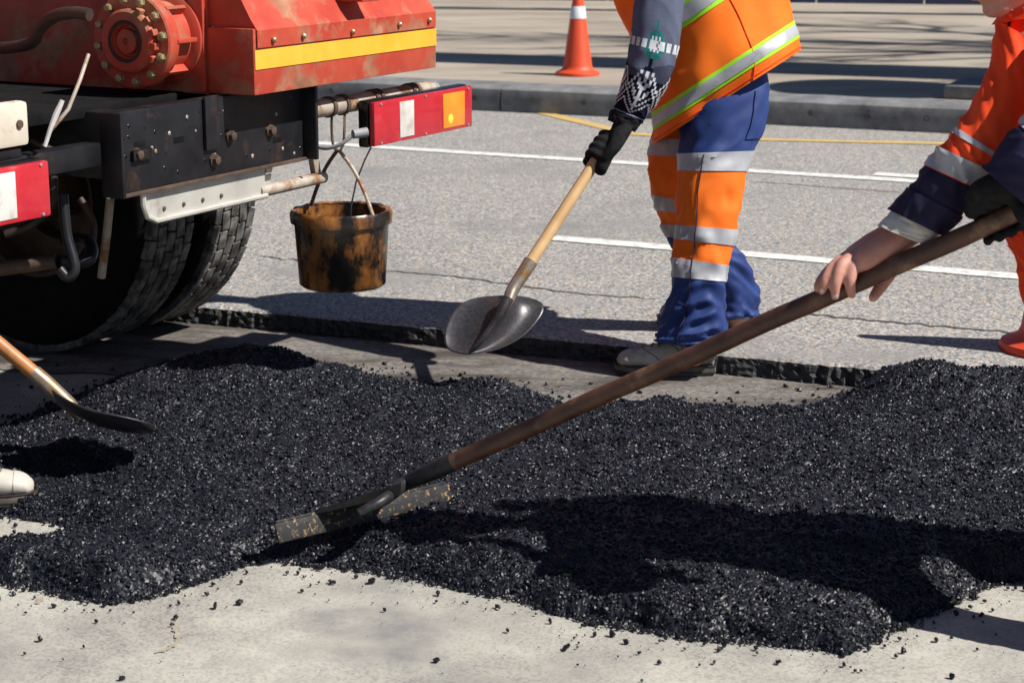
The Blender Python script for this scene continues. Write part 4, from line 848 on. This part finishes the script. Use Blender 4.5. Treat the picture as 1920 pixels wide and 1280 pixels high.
# ------------------------------------------------------------------ worker on the right, raking
RG = 4.1
man2 = thing('person', 'worker in red-orange jacket leaning in from the right with a rake', 'person', G(2060, 1190, FLOOR))
tor = [PR(1945, 560, 2215, 590, 4.18, 0.20), PR(1892, 430, 2225, 440, 4.20, 0.20), PR(1866, 300, 2200, 320, 4.20, 0.20), PR(1864, 200, 2165, 200, 4.20, 0.19), PR(1874, 110, 2110, 90, 4.22, 0.17), PR(1878, 50, 2050, 20, 4.22, 0.12), PR(1888, 22, 2005, -10, 4.22, 0.075)]
TW_ = dict(wr=0.016, wf=(1.6, 4), seed=31)
b = MB(); loft(b, tor, 0, 1, 96, 90, 0, **TW_, inner=0.005); jk = b.build('jacket', 'jacket_red', man2)
b = MB(); loft(b, tor, 0.86, 1.0, 64, 16, 0.012, 0.006, (2, 5), 3, inner=0.004); b.build('collar', 'jacket_red', jk)
b = MB(); pts = [cloth_point(tor, v, 3.5, 0.003, 0.016, (1.6, 4), 31) for v in np.linspace(0, 1, 50)]; b.tube(pts, 0.003, 6); b.build('zip_line', 'navy_cloth', jk)
arm = [PR(1872, 40, 1975, 95, 4.12, 0.085), PR(1862, 110, 1945, 165, 4.09, 0.085), PR(1836, 180, 1912, 245, 4.07, 0.082), PR(1798, 236, 1882, 292, 4.06, 0.078), PR(1764, 272, 1858, 316, 4.06, 0.073), PR(1738, 310, 1838, 356, 4.07, 0.068), PR(1706, 352, 1800, 402, 4.08, 0.062), PR(1672, 396, 1762, 440, 4.09, 0.054)]
AW = dict(wr=0.009, wf=(1.4, 7), seed=41)
mb = MB(); mb.cur = 0; loft(mb, arm, 0, 0.72, 56, 60, 0, **AW); mb.cur = 1; loft(mb, arm, 0.72, 1, 56, 26, 0, **AW, inner=0.004)
sv = build_multi(mb, 'jacket_sleeve', ['jacket_red', 'navy_cloth'], man2)
for v0, v1 in ((0.44, 0.475), (0.585, 0.715)):
    b = MB(); loft(b, arm, v0, v1, 56, 14, 0.003, **AW, inner=0.002); b.build('reflective_band', 'reflective', sv)
b = MB(); loft(b, arm, 0.86, 1.0, 56, 14, 0.004, **AW, inner=0.004); b.build('sleeve_cuff', 'navy_cloth', sv)
cf = [PR(1676, 392, 1765, 436, 4.09, 0.050), PR(1660, 408, 1752, 450, 4.09, 0.049), PR(1646, 424, 1738, 462, 4.09, 0.047)]
b = MB(); loft(b, cf, 0, 1, 48, 16, 0, 0.003, (2, 3), 5, inner=0.005); b.build('shirt_cuff', 'cream_cuff', man2)
# other arm with the black glove
arm2 = [PR(1960, 60, 2080, 120, 3.98, 0.08), PR(1960, 150, 2060, 215, 3.92, 0.08), PR(1925, 215, 2020, 290, 3.90, 0.072), PR(1880, 270, 1975, 345, 3.90, 0.064), PR(1845, 318, 1935, 395, 3.92, 0.056)]
mb = MB(); mb.cur = 0; loft(mb, arm2, 0, 0.42, 48, 30, 0, 0.009, (1.4, 6), 51); mb.cur = 1; loft(mb, arm2, 0.42, 1, 48, 40, 0, 0.009, (1.4, 6), 51, inner=0.004)
sv2 = build_multi(mb, 'jacket_sleeve', ['jacket_red', 'navy_cloth'], man2)
b = MB(); loft(b, arm2, 0.42, 0.58, 48, 14, 0.003, 0.009, (1.4, 6), 51, inner=0.002); b.build('reflective_band', 'reflective', sv2)
# rake line
rA = Pz(1985, 362, 3.92); rB = Pz(845, 868, 4.62); rd = (rB-rA).normalized()
def on_rake(px):
    best = None
    for i in range(401):
        p = rA+(rB-rA)*(i/400); q = p-CAMP; k = q.dot(FWD); x = 960+F*q.x/k
        if best is None or abs(x-px) < best[0]: best = (abs(x-px), p)
    return best[1]
gp = on_rake(1872)
fist('glove', 'black_knit', man2, gp, rd, Vector((0.35, -0.35, 0.75)), 0.021, Pz(1890, 345, 3.90), flip=1, size=1.25)
# bare hand over the handle
hp_ = on_rake(1590); kz = (hp_-CAMP).dot(FWD)
chains = [
    ([Pz(1716, 428, kz-0.03), Pz(1672, 456, kz-0.03), Pz(1630, 482, kz-0.03), Pz(1606, 496, kz-0.025)], [0.030, 0.030, 0.027, 0.019]),
    ([Pz(1716, 420, kz), Pz(1660, 448, kz+0.005), Pz(1610, 478, kz), Pz(1585, 492, kz-0.005)], [0.029, 0.029, 0.025, 0.017]),
    ([Pz(1700, 440, kz+0.02), Pz(1650, 452, kz+0.025), Pz(1600, 480, kz+0.02)], [0.026, 0.027, 0.022]),
    ([Pz(1622, 486, kz-0.024), Pz(1602, 500, kz-0.036), Pz(1594, 528, kz-0.043), Pz(1597, 552, kz-0.036)], [0.0150, 0.0135, 0.0125, 0.0098]),
    ([Pz(1600, 482, kz-0.014), Pz(1578, 498, kz-0.034), Pz(1567, 530, kz-0.041), Pz(1566, 556, kz-0.035)], [0.0150, 0.0132, 0.0120, 0.0092]),
    ([Pz(1588, 482, kz+0.005), Pz(1562, 500, kz-0.018), Pz(1547, 526, kz-0.032), Pz(1541, 546, kz-0.028)], [0.0145, 0.0122, 0.0110, 0.0085]),
    ([Pz(1580, 486, kz+0.018), Pz(1552, 508, kz+0.006), Pz(1536, 530, kz-0.010), Pz(1532, 542, kz-0.014)], [0.0130, 0.0108, 0.0098, 0.0078]),
    ([Pz(1680, 455, kz+0.025), Pz(1672, 500, kz+0.040), Pz(1654, 532, kz+0.026), Pz(1637, 558, kz+0.006)], [0.024, 0.018, 0.0145, 0.0105]),
]
body2 = [([Pz(2050, 430, 4.22), Pz(2030, 250, 4.22), Pz(1990, 100, 4.22), Pz(1950, 20, 4.22), Pz(1925, -50, 4.2)], [0.12, 0.12, 0.12, 0.055, 0.055]), ([Pz(1950, 90, 4.15), Pz(1880, 210, 4.07), Pz(1790, 330, 4.07), Pz(1712, 426, kz)], [0.06, 0.045, 0.038, 0.030]), ([Pz(2040, 90, 4.0), Pz(2000, 200, 3.92), Pz(1900, 330, 3.9)], [0.05, 0.042, 0.03])]
hc2 = Pz(1880, -92, 4.06); hf2 = Vector((-0.75, -0.15, -0.45)); hu2 = Vector((-0.42, 0, 0.9)).normalized()
hand_o = tubes_remesh('body', chains+body2, 'skin', man2, 0.0042, lambda m_: head_parts(m_, hc2, hf2, hu2))
for p, q in ((chains[3], 0), (chains[4], 1), (chains[5], 2)):
    e, e2 = p[0][-1], p[0][-2]; d = (e-e2).normalized(); nn = (-ray(1580, 550)).normalized()
    MB().ico(e+nn*0.0072-d*0.002, 0.0062, 2, (0.9, 0.8, 0.35), (d, d.cross(nn).normalized(), nn)).build('fingernail', 'cream_cuff', hand_o)
cap(man2, hc2, hf2, hu2, 'navy_cloth', 1.08)
lg = [PR(1898, 440, 2065, 470, 4.20, 0.11), PR(1915, 520, 2065, 550, 4.18, 0.105), PR(1962, 680, 2090, 700, 4.15, 0.095), PR(2000, 850, 2110, 860, 4.12, 0.085), PR(2015, 1010, 2115, 1015, 4.10, 0.078), PR(2012, 1120, 2118, 1130, 4.10, 0.080)]
leg_parts(lg, [(0, 0.62, 'jacket_red'), (0.62, 1, 'navy_cloth')], [(0.45, 0.52), (0.6, 0.66)], 0.010, 61, man2)
lg2 = [PR(2060, 440, 2230, 470, 4.30, 0.11), PR(2085, 560, 2230, 580, 4.32, 0.105), PR(2120, 700, 2245, 720, 4.36, 0.095), PR(2140, 850, 2245, 860, 4.4, 0.085), PR(2150, 1000, 2248, 1005, 4.42, 0.078), PR(2150, 1065, 2250, 1075, 4.42, 0.08)]
leg_parts(lg2, [(0, 0.62, 'jacket_red'), (0.62, 1, 'navy_cloth')], [(0.45, 0.52), (0.6, 0.66)], 0.010, 62, man2)
boot(man2, G(2160, 1178, FLOOR), G(1960+0, 1196, FLOOR)+Vector((0.03, 0, 0)), FLOOR+0.002, 'boot_leather')
boot(man2, G(2290, 1090, FLOOR), G(2110, 1096, FLOOR), FLOOR+0.002, 'boot_leather')

# the rake (asphalt lute)
rake = thing('asphalt_rake', 'long-handled asphalt rake with flat tarred head pulled through the mix', 'rake', G(680, 1010, FLOOR))
n = 60; rows = [rA-rd*0.12+(rB-rA+rd*0.12)*(i/n) for i in range(n+1)]
MB().tube([p+Z*0.004*noise.noise(Vector((i*0.12, 0, 0))) for i, p in enumerate(rows)], [0.0205+0.0012*noise.noise(Vector((i*0.5, 3, 0))) for i in range(n+1)], 20).build('handle', 'dark_wood', rake)
hl0 = G(522, 1016, -0.005); hl1 = G(848, 938, -0.005); hdir = (hl1-hl0).normalized(); hm = (hl0+hl1)/2
fer = [rB-rd*0.01, rB+rd*0.06, rB+rd*0.14, Pz(720, 936, 4.58), Pz(672, 962, 4.55)]
MB().tube([cat(fer, i/24) for i in range(25)], [0.0215, 0.023, 0.023]+[0.023-0.0006*i for i in range(22)], 16).build('ferrule', 'tarred_steel', rake)
hn = Vector((hdir.y, -hdir.x, 0)); up_ = (Z*0.92+hn*-0.38).normalized(); nn = hdir.cross(up_)
MB().box(hm+up_*0.020, (hdir, up_, nn), ((hl1-hl0).length, 0.046, 0.007), 0.003).build('head_plate', 'tar_flecked', rake, True, 30)
top = hm+up_*0.046
MB().box(top-nn*0.012, (hdir, nn, up_), ((hl1-hl0).length*0.98, 0.028, 0.007), 0.002).build('head_flange', 'tar_flecked', rake, True, 30)
q = Pz(752, 916, 4.585); pA = hl0+(hl1-hl0)*0.22+up_*0.050; pB = hl0+(hl1-hl0)*0.66+up_*0.050
th_ = Z*0.007; MB().add([pA-th_, pB-th_, q-th_*2, pA+th_*0.4, pB+th_*0.4, q+th_*2.2], [(0, 2, 1), (3, 4, 5), (0, 1, 4, 3), (1, 2, 5, 4), (2, 0, 3, 5)]).build('gusset_plate', 'tarred_steel', rake, False)

# ------------------------------------------------------------------ worker at the left edge: boot tip in view, shovel in the mix
man3 = thing('person', 'worker at the left edge, only the pale boot tip shows', 'person', G(-40, 950, FLOOR))
bt = G(66, 946, FLOOR); bh = bt+Vector((-0.30, -0.05, 0)); boot(man3, bh, bt, FLOOR+0.012, 'boot_pale', 0.056)
bt2 = bt+Vector((-0.42, 0.30, 0)); boot(man3, bt2+Vector((-0.30, 0.0, 0)), bt2, FLOOR+0.01, 'boot_pale')
def ringv(c, rx, ry): return (Vector(c), Vector((rx, 0, 0)), Vector((0, ry, 0)))
x3, y3 = bh.x+0.05, bh.y; x4, y4 = bt2.x-0.25, bt2.y; hx, hy = (x3+x4)/2-0.10, (y3+y4)/2
leg_parts([ringv((x3, y3, 0.08), .075, .075), ringv((x3, y3, 0.25), .075, .075), ringv((x3+0.02, y3+.02, .45), .085, .085), ringv((hx+.03, hy-.09, .72), .10, .10), ringv((hx, hy-.08, .92), .11, .11)], [(0, 1, 'navy_cloth')], [(0.3, 0.38)], 0.009, 71, man3)
leg_parts([ringv((x4, y4, 0.08), .075, .075), ringv((x4, y4, 0.25), .075, .075), ringv((x4+0.03, y4-.02, .45), .085, .085), ringv((hx+.0, hy+.09, .72), .10, .10), ringv((hx, hy+.08, .92), .11, .11)], [(0, 1, 'navy_cloth')], [(0.3, 0.38)], 0.009, 72, man3)
b = MB(); loft(b, [ringv((hx, hy, .80), .16, .21), ringv((hx+.03, hy, 1.0), .16, .21), ringv((hx+.10, hy, 1.2), .16, .22), ringv((hx+.18, hy, 1.38), .14, .22), ringv((hx+.22, hy, 1.46), .08, .11), ringv((hx+.24, hy, 1.50), .06, .07)], 0, 1, 64, 60, 0, 0.012, (1.5, 5), 73, inner=0.004)
j3 = b.build('jacket', 'vest_orange', man3)
b = MB(); loft(b, [ringv((hx, hy, .80), .16, .21), ringv((hx+.03, hy, 1.0), .16, .21), ringv((hx+.10, hy, 1.2), .16, .22)], 0.3, 0.55, 64, 12, 0.016, 0.0, (1.5, 5), 73); b.build('reflective_band', 'reflective', j3)
# his shovel
s0 = Pz(-330, 372, 5.2); s1 = Pz(74, 708, 5.26); s2 = Pz(142, 768, 5.28); sd_ = (s1-s0).normalized()
sh3 = thing('shovel', 'shovel with orange-brown handle dug into the asphalt at the left edge', 'shovel', G(180, 850, FLOOR))
MB().tube([s0+(s1-s0)*(i/30) for i in range(31)], 0.0195, 20).build('handle', 'orange_wood', sh3)
MB().tube([s1-sd_*0.02, s1+sd_*0.02, s2-sd_*0.02, Pz(150, 780, 5.28)], [0.0225, 0.0225, 0.020, 0.014], 18).build('socket', 'worn_steel', sh3)
tip = Pz(286, 816, 5.18); heel = Pz(120, 775, 5.28); ln = (tip-heel); sdw = Vector((-ln.y, ln.x, 0)).normalized(); sdw = sdw if sdw.y < 0 else -sdw; sdw = (sdw*math.cos(0.5)+Z*math.sin(0.5)).normalized(); upn = ln.cross(sdw).normalized(); upn = upn if upn.z > 0 else -upn
rows = []
for i in range(25):
    t = i/24; c = heel+ln*t; w = 0.115*(min(1, 0.72+t*1.6) if t < 0.4 else max(0.0, 1-((t-0.4)/0.6)**2.2)**0.6)+0.002; row = []
    for k in range(21):
        q = k/20*2-1; row.append(c+sdw*(q*w)+upn*(0.030*q*q*(1-0.5*t)-0.022*math.sin(PI*t)+0.012))
    rows.append(row)
bl3 = MB().grid(rows).build('blade', 'blade_steel', sh3, True, 60); so_ = bl3.modifiers.new('thick', 'SOLIDIFY'); so_.thickness = 0.004
gp1 = s0+(s1-s0)*0.40; gp2 = s0+sd_*0.04
for gpt, sh_, nrm in ((gp1, Vector((hx+.18, hy-.2, 1.36)), Vector((-0.2, -0.8, 0.5))), (gp2, Vector((hx+.18, hy+.2, 1.36)), Vector((-0.3, 0.8, 0.4)))):
    wr_ = gpt+nrm.normalized()*0.05+Vector((-0.05, 0, 0.05)); el = (sh_+wr_)/2+Vector((-0.10, 0, -0.08))
    b = MB(); loft(b, [ringv(sh_, .07, .07), ringv((sh_+el)/2, .062, .062), ringv(el, .055, .055), ringv((el+wr_)/2, .047, .047), ringv(wr_, .038, .038)], 0, 1, 32, 30, 0, 0.006, (1.5, 5), 75); b.build('jacket_sleeve', 'vest_orange', man3)
    fist('glove', 'black_knit', man3, gpt, sd_, nrm, 0.02, wr_, voxel=0.007)
hc3 = Vector((hx+.30, hy, 1.62))
tubes_remesh('body', [([Vector((hx, hy, .85)), Vector((hx+.1, hy, 1.2)), Vector((hx+.2, hy, 1.42)), Vector((hx+.28, hy, 1.56))], [.1, .11, .06, .055]), ([Vector((hx, hy-.08, .85)), Vector((x3, y3, .45)), Vector((x3, y3, .1))], [.08, .05, .04]), ([Vector((hx, hy+.08, .85)), Vector((x4, y4, .45)), Vector((x4, y4, .1))], [.08, .05, .04])], 'skin', man3, 0.009, lambda m_: head_parts(m_, hc3, Vector((0.8, 0, -0.5)), Vector((0.4, 0, 0.9)).normalized()))
cap(man3, hc3, Vector((0.8, 0, -0.5)), Vector((0.4, 0, 0.9)).normalized(), 'navy_cloth')
